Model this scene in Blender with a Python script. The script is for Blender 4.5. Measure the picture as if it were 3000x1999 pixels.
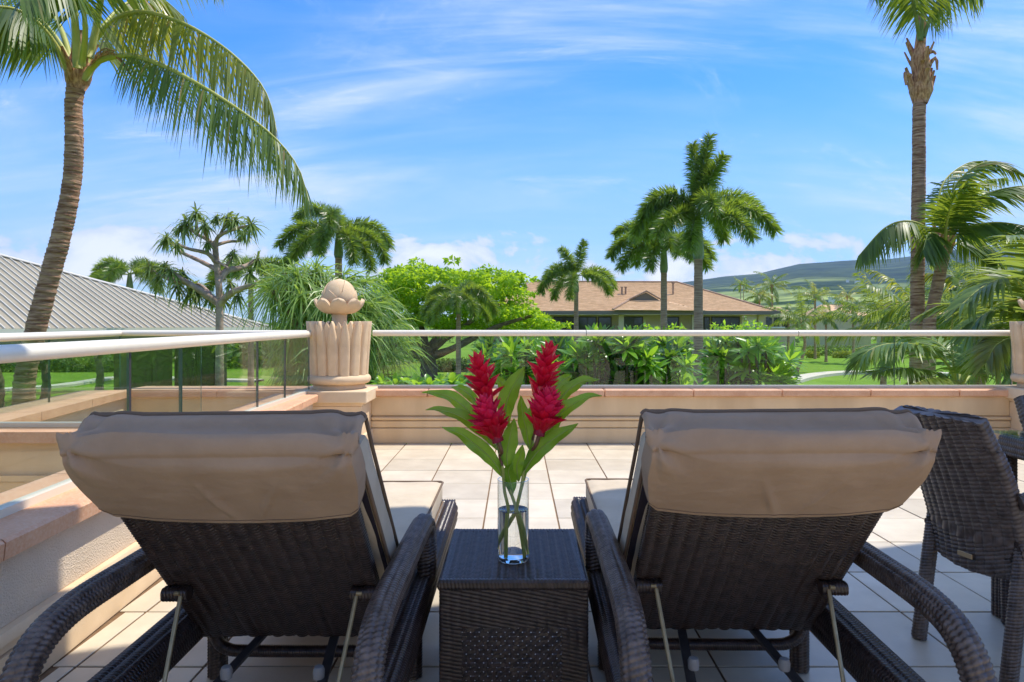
import bpy, math, random
import numpy as np
from mathutils import Vector, Matrix

R = math.radians
scene = bpy.context.scene
COL = scene.collection
for o in list(bpy.data.objects):
    bpy.data.objects.remove(o)

# ---------------------------------------------------------------- camera, sky, sun, exposure
EYE = 1.15                                   # camera height over the terrace floor
FPX, CX, CY = 1980.0, 1512.0, 945.0          # focal length and principal point in photo pixels
cam_d = bpy.data.cameras.new('camera')
cam_d.sensor_width = 36.0
cam_d.lens = FPX / 3000 * 36
cam_d.shift_x = -(CX - 1500) / 3000
cam_d.shift_y = -(999.5 - CY) / 3000
cam_d.clip_start = 0.05
cam_d.clip_end = 60000
cam = bpy.data.objects.new('camera', cam_d)
COL.objects.link(cam)
cam.location = (0, 0, EYE)
cam.rotation_euler = (R(90), 0, 0)
scene.camera = cam

SUN_EL = R(65)
SUN_AZ = math.atan2(0.95, 0.31)              # measured from +Y towards +X
SUN_DIR = Vector((math.sin(SUN_AZ) * math.cos(SUN_EL), math.cos(SUN_AZ) * math.cos(SUN_EL), math.sin(SUN_EL)))
sun_d = bpy.data.lights.new('sun', 'SUN')
sun_d.energy = 2.95
sun_d.angle = R(0.53)
sun_d.color = (1.0, 0.93, 0.81)
sun = bpy.data.objects.new('sun', sun_d)
COL.objects.link(sun)
sun.rotation_euler = (-SUN_DIR).to_track_quat('-Z', 'Y').to_euler()
sun.location = (20, 10, 40)

world = bpy.data.worlds.new('World')
scene.world = world
world.use_nodes = True
nt = world.node_tree
nt.nodes.clear()
def N(t, **kw):
    n = nt.nodes.new(t)
    for k, v in kw.items():
        setattr(n, k, v)
    return n
def lk(a, b):
    nt.links.new(a, b)
def setin(n, **kw):
    for k, v in kw.items():
        n.inputs[k.replace('_', ' ')].default_value = v
def mth(op, a, b=None, c=None, clamp=False):
    n = N('ShaderNodeMath', operation=op, use_clamp=clamp)
    for i, x in enumerate((a, b, c)):
        if x is None:
            continue
        if isinstance(x, (int, float)):
            n.inputs[i].default_value = x
        else:
            lk(x, n.inputs[i])
    return n.outputs[0]
def ramp(v, lo, hi):
    n = N('ShaderNodeMapRange', interpolation_type='SMOOTHSTEP')
    lk(v, n.inputs['Value'])
    n.inputs['From Min'].default_value = lo
    n.inputs['From Max'].default_value = hi
    return n.outputs['Result']
def mixc(f, a, b):
    n = N('ShaderNodeMix', data_type='RGBA')
    if isinstance(f, float): n.inputs['Factor'].default_value = f
    else: lk(f, n.inputs['Factor'])
    for s, x in (('A', a), ('B', b)):
        sock = [i for i in n.inputs if i.name == s and i.type == 'RGBA'][0]
        if isinstance(x, tuple): sock.default_value = x
        else: lk(x, sock)
    return [o for o in n.outputs if o.type == 'RGBA'][0]
out = N('ShaderNodeOutputWorld')
bg = N('ShaderNodeBackground')
bg.inputs['Strength'].default_value = 0.15
lk(bg.outputs[0], out.inputs['Surface'])
sky = N('ShaderNodeTexSky', sky_type='NISHITA')
sky.sun_disc = False
sky.sun_elevation = SUN_EL
sky.sun_rotation = SUN_AZ
sky.air_density = 1.0
sky.dust_density = 0.25
sky.ozone_density = 4.0
sky.altitude = 0
hsv = N('ShaderNodeHueSaturation')
hsv.inputs['Saturation'].default_value = 1.12
hsv.inputs['Value'].default_value = 1.05
grade = N('ShaderNodeMix', data_type='RGBA', blend_type='MULTIPLY')
grade.inputs['Factor'].default_value = 1.0
lk(sky.outputs[0], grade.inputs[6])
grade.inputs[7].default_value = (0.44, 0.62, 0.92, 1)
lk(grade.outputs[2], hsv.inputs['Color'])
tc = N('ShaderNodeTexCoord')
sep = N('ShaderNodeSeparateXYZ')
lk(tc.outputs['Generated'], sep.inputs[0])
zc = mth('MAXIMUM', sep.outputs['Z'], 0.0)
den = mth('ADD', zc, 0.30)
px = mth('DIVIDE', sep.outputs['X'], den)
py = mth('DIVIDE', sep.outputs['Y'], den)
comb = N('ShaderNodeCombineXYZ')
lk(px, comb.inputs[0]); lk(py, comb.inputs[1])
def cloud_noise(vec, rot, scl, scale, detail, rough, dist, loc=(0, 0, 0)):
    mp = N('ShaderNodeMapping')
    mp.inputs['Location'].default_value = loc
    mp.inputs['Rotation'].default_value = (0, 0, rot)
    mp.inputs['Scale'].default_value = scl
    lk(vec, mp.inputs[0])
    no = N('ShaderNodeTexNoise')
    setin(no, Scale=scale, Detail=detail, Roughness=rough, Distortion=dist)
    lk(mp.outputs[0], no.inputs['Vector'])
    return no.outputs['Fac']
# thin cirrus: a broad veil times drawn-out streaks
veil = ramp(cloud_noise(comb.outputs[0], 0.45, (0.6, 1.0, 1), 0.85, 5, 0.55, 0.4, (7.0, 1.7, 0)), 0.40, 0.66)
strk = ramp(cloud_noise(comb.outputs[0], 0.62, (0.40, 2.0, 1), 1.3, 10, 0.66, 1.1, (5.5, 5.2, 0)), 0.40, 0.72)
fine = ramp(cloud_noise(comb.outputs[0], -0.35, (0.6, 2.2, 1), 3.4, 9, 0.68, 0.8, (7.7, 2.2, 0)), 0.42, 0.78)
wisp = ramp(cloud_noise(comb.outputs[0], 0.9, (0.8, 1.5, 1), 1.9, 10, 0.70, 1.4, (9.1, 8.1, 0)), 0.55, 0.80)
cir = mth('MULTIPLY', strk, mth('MULTIPLY_ADD', veil, 0.70, 0.22))
cir = mth('ADD', cir, mth('MULTIPLY', mth('MULTIPLY', fine, veil), 0.50))
cir = mth('ADD', cir, mth('MULTIPLY', wisp, 0.62))
cir = mth('ADD', cir, mth('MULTIPLY', veil, 0.16), clamp=True)
cir = mth('MULTIPLY', cir, 0.80)
# low cumulus banks near the horizon
hz = N('ShaderNodeVectorMath', operation='NORMALIZE')
lk(tc.outputs['Generated'], hz.inputs[0])
cum = cloud_noise(hz.outputs[0], 0.0, (1, 1, 1.8), 7.0, 10, 0.58, 0.3, (5.5, 5.5, 0.1))
band = mth('MULTIPLY', ramp(sep.outputs['Z'], 0.005, 0.06), mth('SUBTRACT', 1.0, ramp(sep.outputs['Z'], 0.10, 0.165)))
thr = mth('MULTIPLY_ADD', band, -0.30, 0.75)
cumf = mth('SUBTRACT', cum, thr)
cumm = ramp(cumf, 0.0, 0.055)
cums = ramp(cumf, 0.01, 0.17)
cumcol = mixc(cums, (2.9, 3.2, 3.7, 1), (4.3, 4.3, 4.25, 1))
hzn = mth('SUBTRACT', 1.0, ramp(sep.outputs['Z'], 0.0, 0.36))
c0 = mixc(mth('MULTIPLY', hzn, 0.66), hsv.outputs[0], (2.0, 2.72, 3.55, 1))
c1 = mixc(cir, c0, (3.5, 3.72, 3.95, 1))
c2 = mixc(mth('MULTIPLY', cumm, 0.92), c1, cumcol)
lk(c2, bg.inputs['Color'])

vs = scene.view_settings
scene.display_settings.display_device = 'sRGB'
vs.view_transform = 'Standard'
try: vs.look = 'None'
except Exception: pass
vs.exposure = 0.98
vs.gamma = 1.0
vs.use_curve_mapping = False
cy = scene.cycles
cy.max_bounces = 14
cy.diffuse_bounces = 5
cy.glossy_bounces = 6
cy.transmission_bounces = 12
cy.transparent_max_bounces = 24
cy.caustics_reflective = False
cy.caustics_refractive = True
cy.sample_clamp_indirect = 8.0
try:
    cy.use_denoising = True
    cy.denoiser = 'OPENIMAGEDENOISE'
except Exception: pass

# ---------------------------------------------------------------- helpers
rng = np.random.default_rng(7)
random.seed(7)

def P(x, y, Y):
    """photo pixel at distance Y -> world point"""
    return np.array(((x - CX) / FPX * Y, Y, EYE + (CY - y) / FPX * Y))

def nrm(a):
    a = np.asarray(a, float)
    return a / np.maximum(np.linalg.norm(a, axis=-1, keepdims=True), 1e-9)

def smooth(pts, n, extra=None):
    """Catmull-Rom through pts, n samples at about even arc length"""
    p = np.asarray(pts, float)
    if len(p) == 2:
        t = np.linspace(0, 1, n)[:, None]
        return p[0] * (1 - t) + p[1] * t
    q = np.vstack([2 * p[0] - p[1], p, 2 * p[-1] - p[-2]])
    out = []
    for i in range(len(p) - 1):
        a, b, c, d = q[i:i + 4]
        t = np.linspace(0, 1, 24, endpoint=False)[:, None]
        out.append(0.5 * ((2 * b) + (-a + c) * t + (2 * a - 5 * b + 4 * c - d) * t ** 2 + (-a + 3 * b - 3 * c + d) * t ** 3))
    out.append(p[-1:])
    f = np.vstack(out)
    s = np.concatenate([[0], np.cumsum(np.linalg.norm(np.diff(f[:, :3], axis=0), axis=1))])
    u = np.linspace(0, s[-1], n)
    return np.stack([np.interp(u, s, f[:, k]) for k in range(f.shape[1])], 1)

def resample(pts, n):
    p = np.asarray(pts, float)
    s = np.concatenate([[0], np.cumsum(np.linalg.norm(np.diff(p, axis=0), axis=1))])
    u = np.linspace(0, s[-1], n)
    return np.stack([np.interp(u, s, p[:, k]) for k in range(3)], 1)

def frames(path, up=(0, 0, 1)):
    T = nrm(np.gradient(path, axis=0))
    A = np.zeros_like(T)
    a = np.array(up, float)
    if abs(np.dot(a, T[0])) > 0.95:
        a = np.array((0.0, 1.0, 0.0)) if abs(T[0][1]) < 0.9 else np.array((1.0, 0, 0))
    a = a - T[0] * np.dot(a, T[0])
    for i in range(len(T)):
        a = a - T[i] * np.dot(a, T[i])
        a = a / max(np.linalg.norm(a), 1e-9)
        A[i] = a
    B = np.cross(T, A)
    return T, A, B

def hash3(ix, iy, iz):
    h = (ix.astype(np.int64) * 374761393 + iy.astype(np.int64) * 668265263 + iz.astype(np.int64) * 2147483647) & 0xffffffff
    h = ((h ^ (h >> 13)) * 1274126177) & 0xffffffff
    return ((h ^ (h >> 16)) & 0xffff) / 65535.0

def vnoise(p):
    p = np.asarray(p, float)
    i = np.floor(p).astype(int)
    f = p - i
    f = f * f * (3 - 2 * f)
    r = 0
    for dx in (0, 1):
        for dy in (0, 1):
            for dz in (0, 1):
                w = (f[..., 0] if dx else 1 - f[..., 0]) * (f[..., 1] if dy else 1 - f[..., 1]) * (f[..., 2] if dz else 1 - f[..., 2])
                r = r + w * hash3(i[..., 0] + dx, i[..., 1] + dy, i[..., 2] + dz)
    return r

def fbm(p, o=4):
    p = np.asarray(p, float)
    r, a = 0, 0.5
    for k in range(o):
        r = r + a * vnoise(p * 2 ** k + 17.3 * k)
        a *= 0.5
    return r

class MB:
    """collects geometry for ONE mesh"""
    def __init__(s):
        s.V, s.F, s.M, s.n = [], [], [], 0
    def add(s, V, F, m=0):
        V = np.asarray(V, float).reshape(-1, 3)
        F = np.asarray(F, int)
        s.V.append(V)
        s.F.append(F + s.n)
        s.M.append(np.full(len(F), m))
        s.n += len(V)
        return s
    def grid(s, G, m=0, closed_u=False, closed_v=False):
        """G (nu,nv,3)"""
        nu, nv = G.shape[:2]
        idx = np.arange(nu * nv).reshape(nu, nv)
        if closed_u: idx = np.vstack([idx, idx[:1]])
        if closed_v: idx = np.hstack([idx, idx[:, :1]])
        f = np.stack([idx[:-1, :-1], idx[1:, :-1], idx[1:, 1:], idx[:-1, 1:]], -1).reshape(-1, 4)
        return s.add(G.reshape(-1, 3), f, m)
    def box(s, a, b, c=0.0, m=0):
        a, b = np.minimum(a, b).astype(float), np.maximum(a, b).astype(float)
        if c <= 0:
            x0, y0, z0 = a; x1, y1, z1 = b
            V = [(x0, y0, z0), (x1, y0, z0), (x1, y1, z0), (x0, y1, z0), (x0, y0, z1), (x1, y0, z1), (x1, y1, z1), (x0, y1, z1)]
            F = [(0, 3, 2, 1), (4, 5, 6, 7), (0, 1, 5, 4), (1, 2, 6, 5), (2, 3, 7, 6), (3, 0, 4, 7)]
            return s.add(V, F, m)
        c = min(c, 0.45 * float((b - a).min()))
        V, ids = [], {}
        for sx in (0, 1):
            for sy in (0, 1):
                for sz in (0, 1):
                    sg = np.array((sx, sy, sz))
                    corner = np.where(sg, b, a)
                    inn = np.where(sg, -1, 1) * c
                    for k in range(3):
                        v = corner + inn
                        v[k] = corner[k]
                        ids[(sx, sy, sz, k)] = len(V)
                        V.append(v)
        Q, Tn = [], []
        for k in range(3):
            i, j = [t for t in range(3) if t != k]
            for sd in (0, 1):
                q = []
                for (p_, q_) in ((0, 0), (1, 0), (1, 1), (0, 1)):
                    t = [0, 0, 0]; t[k] = sd; t[i] = p_; t[j] = q_
                    q.append(ids[(*t, k)])
                flip = (sd == 0) != (k == 1)
                Q.append(q[::-1] if flip else q)
        for k in range(3):          # edges along axis k
            i, j = [t for t in range(3) if t != k]
            for si in (0, 1):
                for sj in (0, 1):
                    t0 = [0, 0, 0]; t1 = [0, 0, 0]
                    t0[i] = t1[i] = si; t0[j] = t1[j] = sj; t1[k] = 1
                    q = [ids[(*t0, i)], ids[(*t1, i)], ids[(*t1, j)], ids[(*t0, j)]]
                    Q.append(q)
        for sx in (0, 1):
            for sy in (0, 1):
                for sz in (0, 1):
                    Tn.append([ids[(sx, sy, sz, k)] for k in range(3)])
        n0 = s.n
        s.add(V, Q, m)
        s.F.append(np.asarray(Tn) + n0)
        s.M.append(np.full(len(Tn), m))
        return s
    def obox(s, o, ex, ey, ez, m=0):
        """box from origin o along three edge vectors"""
        o, ex, ey, ez = (np.asarray(t, float) for t in (o, ex, ey, ez))
        V = [o, o + ex, o + ex + ey, o + ey, o + ez, o + ex + ez, o + ex + ey + ez, o + ey + ez]
        F = [(0, 3, 2, 1), (4, 5, 6, 7), (0, 1, 5, 4), (1, 2, 6, 5), (2, 3, 7, 6), (3, 0, 4, 7)]
        return s.add(V, F, m)
    def tube(s, path, r, seg=10, m=0, cap=True, up=(0, 0, 1), flat=(1, 1)):
        path = np.asarray(path, float)
        n = len(path)
        r = np.broadcast_to(np.asarray(r, float), (n,))
        T, A, B = frames(path, up)
        th = np.linspace(0, 2 * math.pi, seg, endpoint=False)
        G = path[:, None, :] + r[:, None, None] * (np.cos(th)[None, :, None] * A[:, None, :] * flat[0] + np.sin(th)[None, :, None] * B[:, None, :] * flat[1])
        n0 = s.n
        s.grid(G, m, closed_v=True)
        if cap:
            s.F.append(np.array([list(range(n0, n0 + seg))[::-1]])); s.M.append(np.array([m]))
            s.F.append(np.array([[n0 + (n - 1) * seg + k for k in range(seg)]])); s.M.append(np.array([m]))
        return s
    def lathe(s, prof, seg=32, m=0, c=(0, 0, 0)):
        prof = np.asarray(prof, float)
        th = np.linspace(0, 2 * math.pi, seg, endpoint=False)
        G = np.stack([prof[:, None, 0] * np.cos(th) + c[0], prof[:, None, 0] * np.sin(th) + c[1], np.broadcast_to(prof[:, None, 1], (len(prof), seg)) + c[2]], -1)
        return s.grid(G, m, closed_v=True)
    def prism(s, poly, d, m=0):
        """planar polygon (list of 3D points) extruded by vector d"""
        p = np.asarray(poly, float); n = len(p)
        d = np.asarray(d, float)
        n0 = s.n
        s.add(np.vstack([p, p + d]), [(i, (i + 1) % n, (i + 1) % n + n, i + n) for i in range(n)], m)
        s.F.append(np.array([list(range(n0, n0 + n))[::-1]])); s.M.append(np.array([m]))
        s.F.append(np.array([list(range(n0 + n, n0 + 2 * n))])); s.M.append(np.array([m]))
        return s
    def merge(s, other, mat=None, dm=0):
        V = np.vstack(other.V)
        if mat is not None:
            mt = np.array(mat)
            V = V @ mt[:3, :3].T + mt[:3, 3]
        n0 = s.n
        s.V.append(V); s.n += len(V)
        for f, m in zip(other.F, other.M):
            s.F.append(f + n0); s.M.append(m + dm)
        return s
    def mesh(s, name, sm=True, sharp=None, fix=False):
        me = bpy.data.meshes.new(name)
        V = np.vstack(s.V).astype(np.float32)
        me.vertices.add(len(V))
        me.vertices.foreach_set('co', V.ravel())
        cnt = np.concatenate([np.full(len(f), f.shape[1]) for f in s.F])
        lv = np.concatenate([f.ravel() for f in s.F]).astype(np.int32)
        me.loops.add(len(lv))
        me.loops.foreach_set('vertex_index', lv)
        me.polygons.add(len(cnt))
        st = np.concatenate([[0], np.cumsum(cnt)[:-1]]).astype(np.int32)
        me.polygons.foreach_set('loop_start', st)
        me.polygons.foreach_set('material_index', np.concatenate(s.M).astype(np.int32))
        me.polygons.foreach_set('use_smooth', np.full(len(cnt), sm))
        me.update(calc_edges=True)
        if fix:
            import bmesh
            bm = bmesh.new(); bm.from_mesh(me)
            bmesh.ops.recalc_face_normals(bm, faces=bm.faces)
            bm.to_mesh(me); bm.free()
        if sharp is not None:
            me.set_sharp_from_angle(angle=R(sharp))
        return me

def link(name, me, mats, parent=None):
    o = bpy.data.objects.new(name, me)
    if mats is not None:
        if not isinstance(mats, (list, tuple)): mats = [mats]
        if len(me.materials) == 0:
            for m in mats: me.materials.append(m)
    COL.objects.link(o)
    if parent is not None: o.parent = parent
    return o

def put(name, mb, mats, parent=None, sm=True, sharp=35, fix=False):
    return link(name, mb.mesh(name, sm, sharp, fix), mats, parent)

def tag(o, label=None, cat=None, group=None, kind=None):
    if label: o['label'] = label
    if cat: o['category'] = cat
    if group: o['group'] = group
    if kind: o['kind'] = kind
    return o

def thing(name, label, cat, loc=(0, 0, 0), rotz=0.0, group=None):
    o = bpy.data.objects.new(name, None)
    COL.objects.link(o)
    o.empty_display_size = 0.1
    o.location = loc
    o.rotation_euler = (0, 0, rotz)
    return tag(o, label, cat, group)

KIDS = {}
def dup(root, loc, rotz=0.0, label=None, group=None, scl=None):
    def cp(o, par):
        c = o.copy()
        COL.objects.link(c)
        if par is not None: c.parent = par
        for k in o.children: cp(k, c)
        return c
    r = cp(root, None)
    r.location = loc
    r.rotation_euler = (0, 0, rotz)
    if scl: r.scale = (scl, scl, scl)
    if label: r['label'] = label
    if group: r['group'] = group
    return r

# ---------------------------------------------------------------- materials
def newmat(name):
    m = bpy.data.materials.new(name)
    m.use_nodes = True
    t = m.node_tree
    t.nodes.clear()
    o = t.nodes.new('ShaderNodeOutputMaterial')
    return m, t, o

def mat(name, c1, c2=None, scale=6.0, rough=0.7, bump=0.0, bscale=80.0, spec=0.4, metal=0.0, rnd=0.0, stretch=(1, 1, 1), detail=5.0, coat=0.0, lo=0.35, hi=0.65, speck=None, bdist=0.01, worldco=False):
    m, t, o = newmat(name)
    n = t.nodes.new
    b = n('ShaderNodeBsdfPrincipled')
    t.links.new(b.outputs[0], o.inputs[0])
    b.inputs['Roughness'].default_value = rough
    b.inputs['Metallic'].default_value = metal
    b.inputs['Specular IOR Level'].default_value = spec
    if coat: b.inputs['Coat Weight'].default_value = coat
    c = n('ShaderNodeTexCoord')
    mp = n('ShaderNodeMapping')
    mp.inputs['Scale'].default_value = stretch
    if worldco:
        g = n('ShaderNodeNewGeometry'); t.links.new(g.outputs['Position'], mp.inputs[0])
    else:
        t.links.new(c.outputs['Object'], mp.inputs[0])
    col = None
    if c2 is not None:
        no = n('ShaderNodeTexNoise')
        no.inputs['Scale'].default_value = scale
        no.inputs['Detail'].default_value = detail
        no.inputs['Roughness'].default_value = 0.6
        t.links.new(mp.outputs[0], no.inputs['Vector'])
        r = n('ShaderNodeValToRGB')
        r.color_ramp.elements[0].position = lo
        r.color_ramp.elements[1].position = hi
        r.color_ramp.elements[0].color = (*c1, 1)
        r.color_ramp.elements[1].color = (*c2, 1)
        t.links.new(no.outputs['Fac'], r.inputs[0])
        col = r.outputs[0]
    else:
        rg = n('ShaderNodeRGB'); rg.outputs[0].default_value = (*c1, 1); col = rg.outputs[0]
    if speck is not None:
        no2 = n('ShaderNodeTexNoise')
        no2.inputs['Scale'].default_value = speck[0]
        no2.inputs['Detail'].default_value = 3
        t.links.new(mp.outputs[0], no2.inputs['Vector'])
        mr = n('ShaderNodeMapRange')
        mr.inputs['From Min'].default_value = 0.4; mr.inputs['From Max'].default_value = 0.7
        mr.inputs['To Max'].default_value = speck[2]
        t.links.new(no2.outputs['Fac'], mr.inputs['Value'])
        mx = n('ShaderNodeMix'); mx.data_type = 'RGBA'
        t.links.new(mr.outputs[0], mx.inputs[0]); t.links.new(col, mx.inputs[6]); mx.inputs[7].default_value = (*speck[1], 1)
        col = mx.outputs[2]
    if rnd:
        oi = n('ShaderNodeObjectInfo')
        mr = n('ShaderNodeMapRange')
        mr.inputs['To Min'].default_value = 1 - rnd; mr.inputs['To Max'].default_value = 1 + rnd
        t.links.new(oi.outputs['Random'], mr.inputs['Value'])
        hs = n('ShaderNodeHueSaturation')
        t.links.new(mr.outputs[0], hs.inputs['Value']); t.links.new(col, hs.inputs['Color'])
        col = hs.outputs[0]
    t.links.new(col, b.inputs['Base Color'])
    if bump:
        nb = n('ShaderNodeTexNoise')
        nb.inputs['Scale'].default_value = bscale
        nb.inputs['Detail'].default_value = 4
        t.links.new(mp.outputs[0], nb.inputs['Vector'])
        bp = n('ShaderNodeBump')
        bp.inputs['Strength'].default_value = bump
        bp.inputs['Distance'].default_value = bdist
        t.links.new(nb.outputs['Fac'], bp.inputs['Height'])
        t.links.new(bp.outputs[0], b.inputs['Normal'])
    return m

def leaf_mat(name, dark, light, tcol=None, trans=0.35, rough=0.45, spec=0.4, odd=None):
    """leaf: colour differs from leaflet to leaflet, lets some light through"""
    m, t, o = newmat(name)
    n = t.nodes.new
    g = n('ShaderNodeNewGeometry')
    r = n('ShaderNodeValToRGB')
    e = r.color_ramp.elements
    e[0].color = (*dark, 1); e[1].color = (*light, 1)
    e[0].position = 0.05; e[1].position = 0.9
    if odd is not None:
        k = e.new(0.97); k.color = (*odd, 1)
    t.links.new(g.outputs['Random Per Island'], r.inputs[0])
    b = n('ShaderNodeBsdfPrincipled')
    b.inputs['Roughness'].default_value = rough
    b.inputs['Specular IOR Level'].default_value = spec
    t.links.new(r.outputs[0], b.inputs['Base Color'])
    tr = n('ShaderNodeBsdfTranslucent')
    if tcol is None:
        tcol = (light[0] * 2.2, light[1] * 1.9, light[2] * 0.8)
    tr.inputs['Color'].default_value = (*tcol, 1)
    mx = n('ShaderNodeMixShader')
    mx.inputs[0].default_value = trans
    t.links.new(b.outputs[0], mx.inputs[1]); t.links.new(tr.outputs[0], mx.inputs[2])
    t.links.new(mx.outputs[0], o.inputs[0])
    return m

def pane_mat(name, tint, fac=1.0, ior=1.45, rough=0.0):
    """sheet glass: see-through plus a mirror that grows at grazing angles"""
    m, t, o = newmat(name)
    n = t.nodes.new
    tr = n('ShaderNodeBsdfTransparent'); tr.inputs[0].default_value = (*tint, 1)
    gl = n('ShaderNodeBsdfGlossy'); gl.inputs['Roughness'].default_value = rough
    lw_ = n('ShaderNodeLayerWeight'); lw_.inputs[0].default_value = 0.5      # facing = 1 - |cos|, same on both sides of the sheet
    pw = n('ShaderNodeMath'); pw.operation = 'POWER'; pw.inputs[1].default_value = 5.0
    t.links.new(lw_.outputs['Facing'], pw.inputs[0])
    mu = n('ShaderNodeMath'); mu.operation = 'MULTIPLY_ADD'; mu.inputs[1].default_value = 0.9 * fac; mu.inputs[2].default_value = 0.035 * fac
    t.links.new(pw.outputs[0], mu.inputs[0])
    mx = n('ShaderNodeMixShader')
    t.links.new(mu.outputs[0], mx.inputs[0])
    t.links.new(tr.outputs[0], mx.inputs[1]); t.links.new(gl.outputs[0], mx.inputs[2])
    t.links.new(mx.outputs[0], o.inputs[0])
    return m

MT = {}
MT['tile'] = mat('tile_glaze', (0.55, 0.475, 0.355), (0.655, 0.575, 0.44), scale=3.2, rough=0.38, bump=0.12, bscale=60, rnd=0.11, speck=(9, (0.50, 0.42, 0.31), 0.40), worldco=True, bdist=0.004, spec=0.45)
MT['grout'] = mat('grout', (0.15, 0.085, 0.04), (0.22, 0.14, 0.075), scale=20, rough=0.9, bump=0.3)
MT['plaster'] = mat('plaster', (0.66, 0.475, 0.27), (0.72, 0.53, 0.32), scale=2.2, rough=0.85, bump=0.25, bscale=260, bdist=0.004, speck=(2.6, (0.52, 0.36, 0.21), 0.5), stretch=(1.6, 1, 0.45))
MT['stucco'] = mat('stucco', (0.62, 0.50, 0.36), (0.70, 0.57, 0.42), scale=3, rough=0.9, bump=0.75, bscale=170, bdist=0.008)
MT['coping'] = mat('coping_stone', (0.58, 0.29, 0.155), (0.69, 0.38, 0.22), scale=7, rough=0.62, bump=0.3, bscale=160, rnd=0.06, speck=(90, (0.72, 0.52, 0.36), 0.4), bdist=0.004)
MT['sand'] = mat('sandstone', (0.66, 0.475, 0.285), (0.76, 0.57, 0.365), scale=4, rough=0.8, bump=0.35, bscale=190, speck=(7, (0.50, 0.35, 0.22), 0.45), bdist=0.004)
MT['cap'] = mat('cap_stone', (0.70, 0.52, 0.32), (0.77, 0.59, 0.39), scale=5, rough=0.8, bump=0.3, bscale=190, bdist=0.004, speck=(4, (0.56, 0.42, 0.27), 0.4))
MT['rail'] = mat('rail_paint', (0.76, 0.70, 0.58), (0.80, 0.74, 0.62), scale=9, rough=0.32, spec=0.5, bump=0.03, bscale=30)
MT['shoe'] = mat('shoe_metal', (0.70, 0.62, 0.48), None, rough=0.35, spec=0.5)
MT['joint'] = mat('dark_joint', (0.03, 0.03, 0.035), None, rough=0.5)
MT['pane'] = pane_mat('sheet_glass', (0.93, 0.965, 0.94), 0.9)
MT['pane_edge'] = mat('glass_edge', (0.05, 0.10, 0.085), (0.09, 0.15, 0.13), rough=0.15, spec=0.6)
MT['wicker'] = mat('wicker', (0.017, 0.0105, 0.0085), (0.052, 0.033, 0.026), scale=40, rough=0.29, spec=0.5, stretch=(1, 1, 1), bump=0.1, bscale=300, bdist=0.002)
MT['wicker_lit'] = mat('wicker_lit_copy', (0.050, 0.034, 0.027), (0.13, 0.098, 0.08), scale=30, rough=0.36, spec=0.55)  # same wicker, lighter: the light on the weave is put into its colour
MT['fabric'] = mat('canvas', (0.315, 0.222, 0.152), (0.385, 0.278, 0.195), scale=4, rough=0.92, spec=0.15, bump=0.45, bscale=26, bdist=0.006, speck=(9, (0.27, 0.185, 0.122), 0.35))
MT['fabric_lit'] = mat('canvas_lit', (0.50, 0.415, 0.305), (0.57, 0.48, 0.36), scale=5, rough=0.92, spec=0.15, bump=0.4, bscale=16, bdist=0.010, speck=(11, (0.44, 0.36, 0.26), 0.3))  # hood canvas again, with sunlight on the pads put into its colour
MT['piping'] = mat('piping', (0.17, 0.12, 0.085), None, rough=0.9, spec=0.15)
MT['navy'] = mat('cushion_underside', (0.022, 0.018, 0.028), (0.035, 0.03, 0.045), rough=0.9, spec=0.2)
MT['steel_dark'] = mat('dark_bar', (0.035, 0.030, 0.028), (0.06, 0.05, 0.045), scale=30, rough=0.45, spec=0.5)
MT['rod'] = mat('worn_rod', (0.30, 0.22, 0.11), (0.50, 0.39, 0.21), scale=25, rough=0.42, metal=0.5, stretch=(1, 1, 0.2))
MT['bolt'] = mat('grey_knob', (0.30, 0.29, 0.27), None, rough=0.5)
MT['bark'] = mat('palm_bark', (0.20, 0.088, 0.050), (0.62, 0.385, 0.25), scale=3.0, rough=0.95, bump=0.8, bscale=14, stretch=(1.2, 1.2, 11), bdist=0.03)
MT['bark_grey'] = mat('foxtail_bark', (0.22, 0.135, 0.10), (0.43, 0.30, 0.235), scale=2.4, rough=0.95, bump=0.5, bscale=10, stretch=(0.6, 0.6, 8), bdist=0.03)
MT['husk'] = mat('palm_husk', (0.24, 0.10, 0.045), (0.62, 0.35, 0.19), scale=9, rough=0.95, bump=0.7, bscale=30, stretch=(3, 3, 0.8))
MT['branch'] = mat('grey_branch', (0.24, 0.165, 0.125), (0.44, 0.32, 0.25), scale=5, rough=0.9, bump=0.6, bscale=20)
MT['darkbark'] = mat('dark_bark', (0.10, 0.07, 0.05), (0.22, 0.165, 0.125), scale=4, rough=0.95, bump=0.6, bscale=14)
MT['shaft'] = mat('crownshaft', (0.13, 0.19, 0.07), (0.24, 0.29, 0.13), scale=2, rough=0.5, stretch=(4, 4, 0.5))
MT['rachis'] = mat('rachis', (0.34, 0.36, 0.06), (0.48, 0.46, 0.12), scale=3, rough=0.5)
MT['rachis_g'] = mat('rachis_green', (0.14, 0.19, 0.04), (0.23, 0.27, 0.08), scale=3, rough=0.5)
MT['coco'] = leaf_mat('coconut_leaflet', (0.045, 0.095, 0.020), (0.125, 0.20, 0.038), (0.40, 0.50, 0.04), 0.36, 0.42, 0.40, odd=(0.24, 0.18, 0.06))
MT['coco_y'] = leaf_mat('coconut_leaflet_yellow', (0.09, 0.14, 0.02), (0.20, 0.24, 0.04), (0.58, 0.56, 0.05), 0.40, 0.36, 0.5, odd=(0.34, 0.18, 0.06))
MT['fox'] = leaf_mat('foxtail_leaflet', (0.020, 0.058, 0.014), (0.15, 0.225, 0.045), (0.42, 0.58, 0.05), 0.40, 0.30, 0.6)
MT['areca'] = leaf_mat('areca_leaflet', (0.055, 0.115, 0.028), (0.175, 0.265, 0.065), (0.46, 0.56, 0.08), 0.36, 0.40, 0.42, odd=(0.40, 0.28, 0.08))
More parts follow.
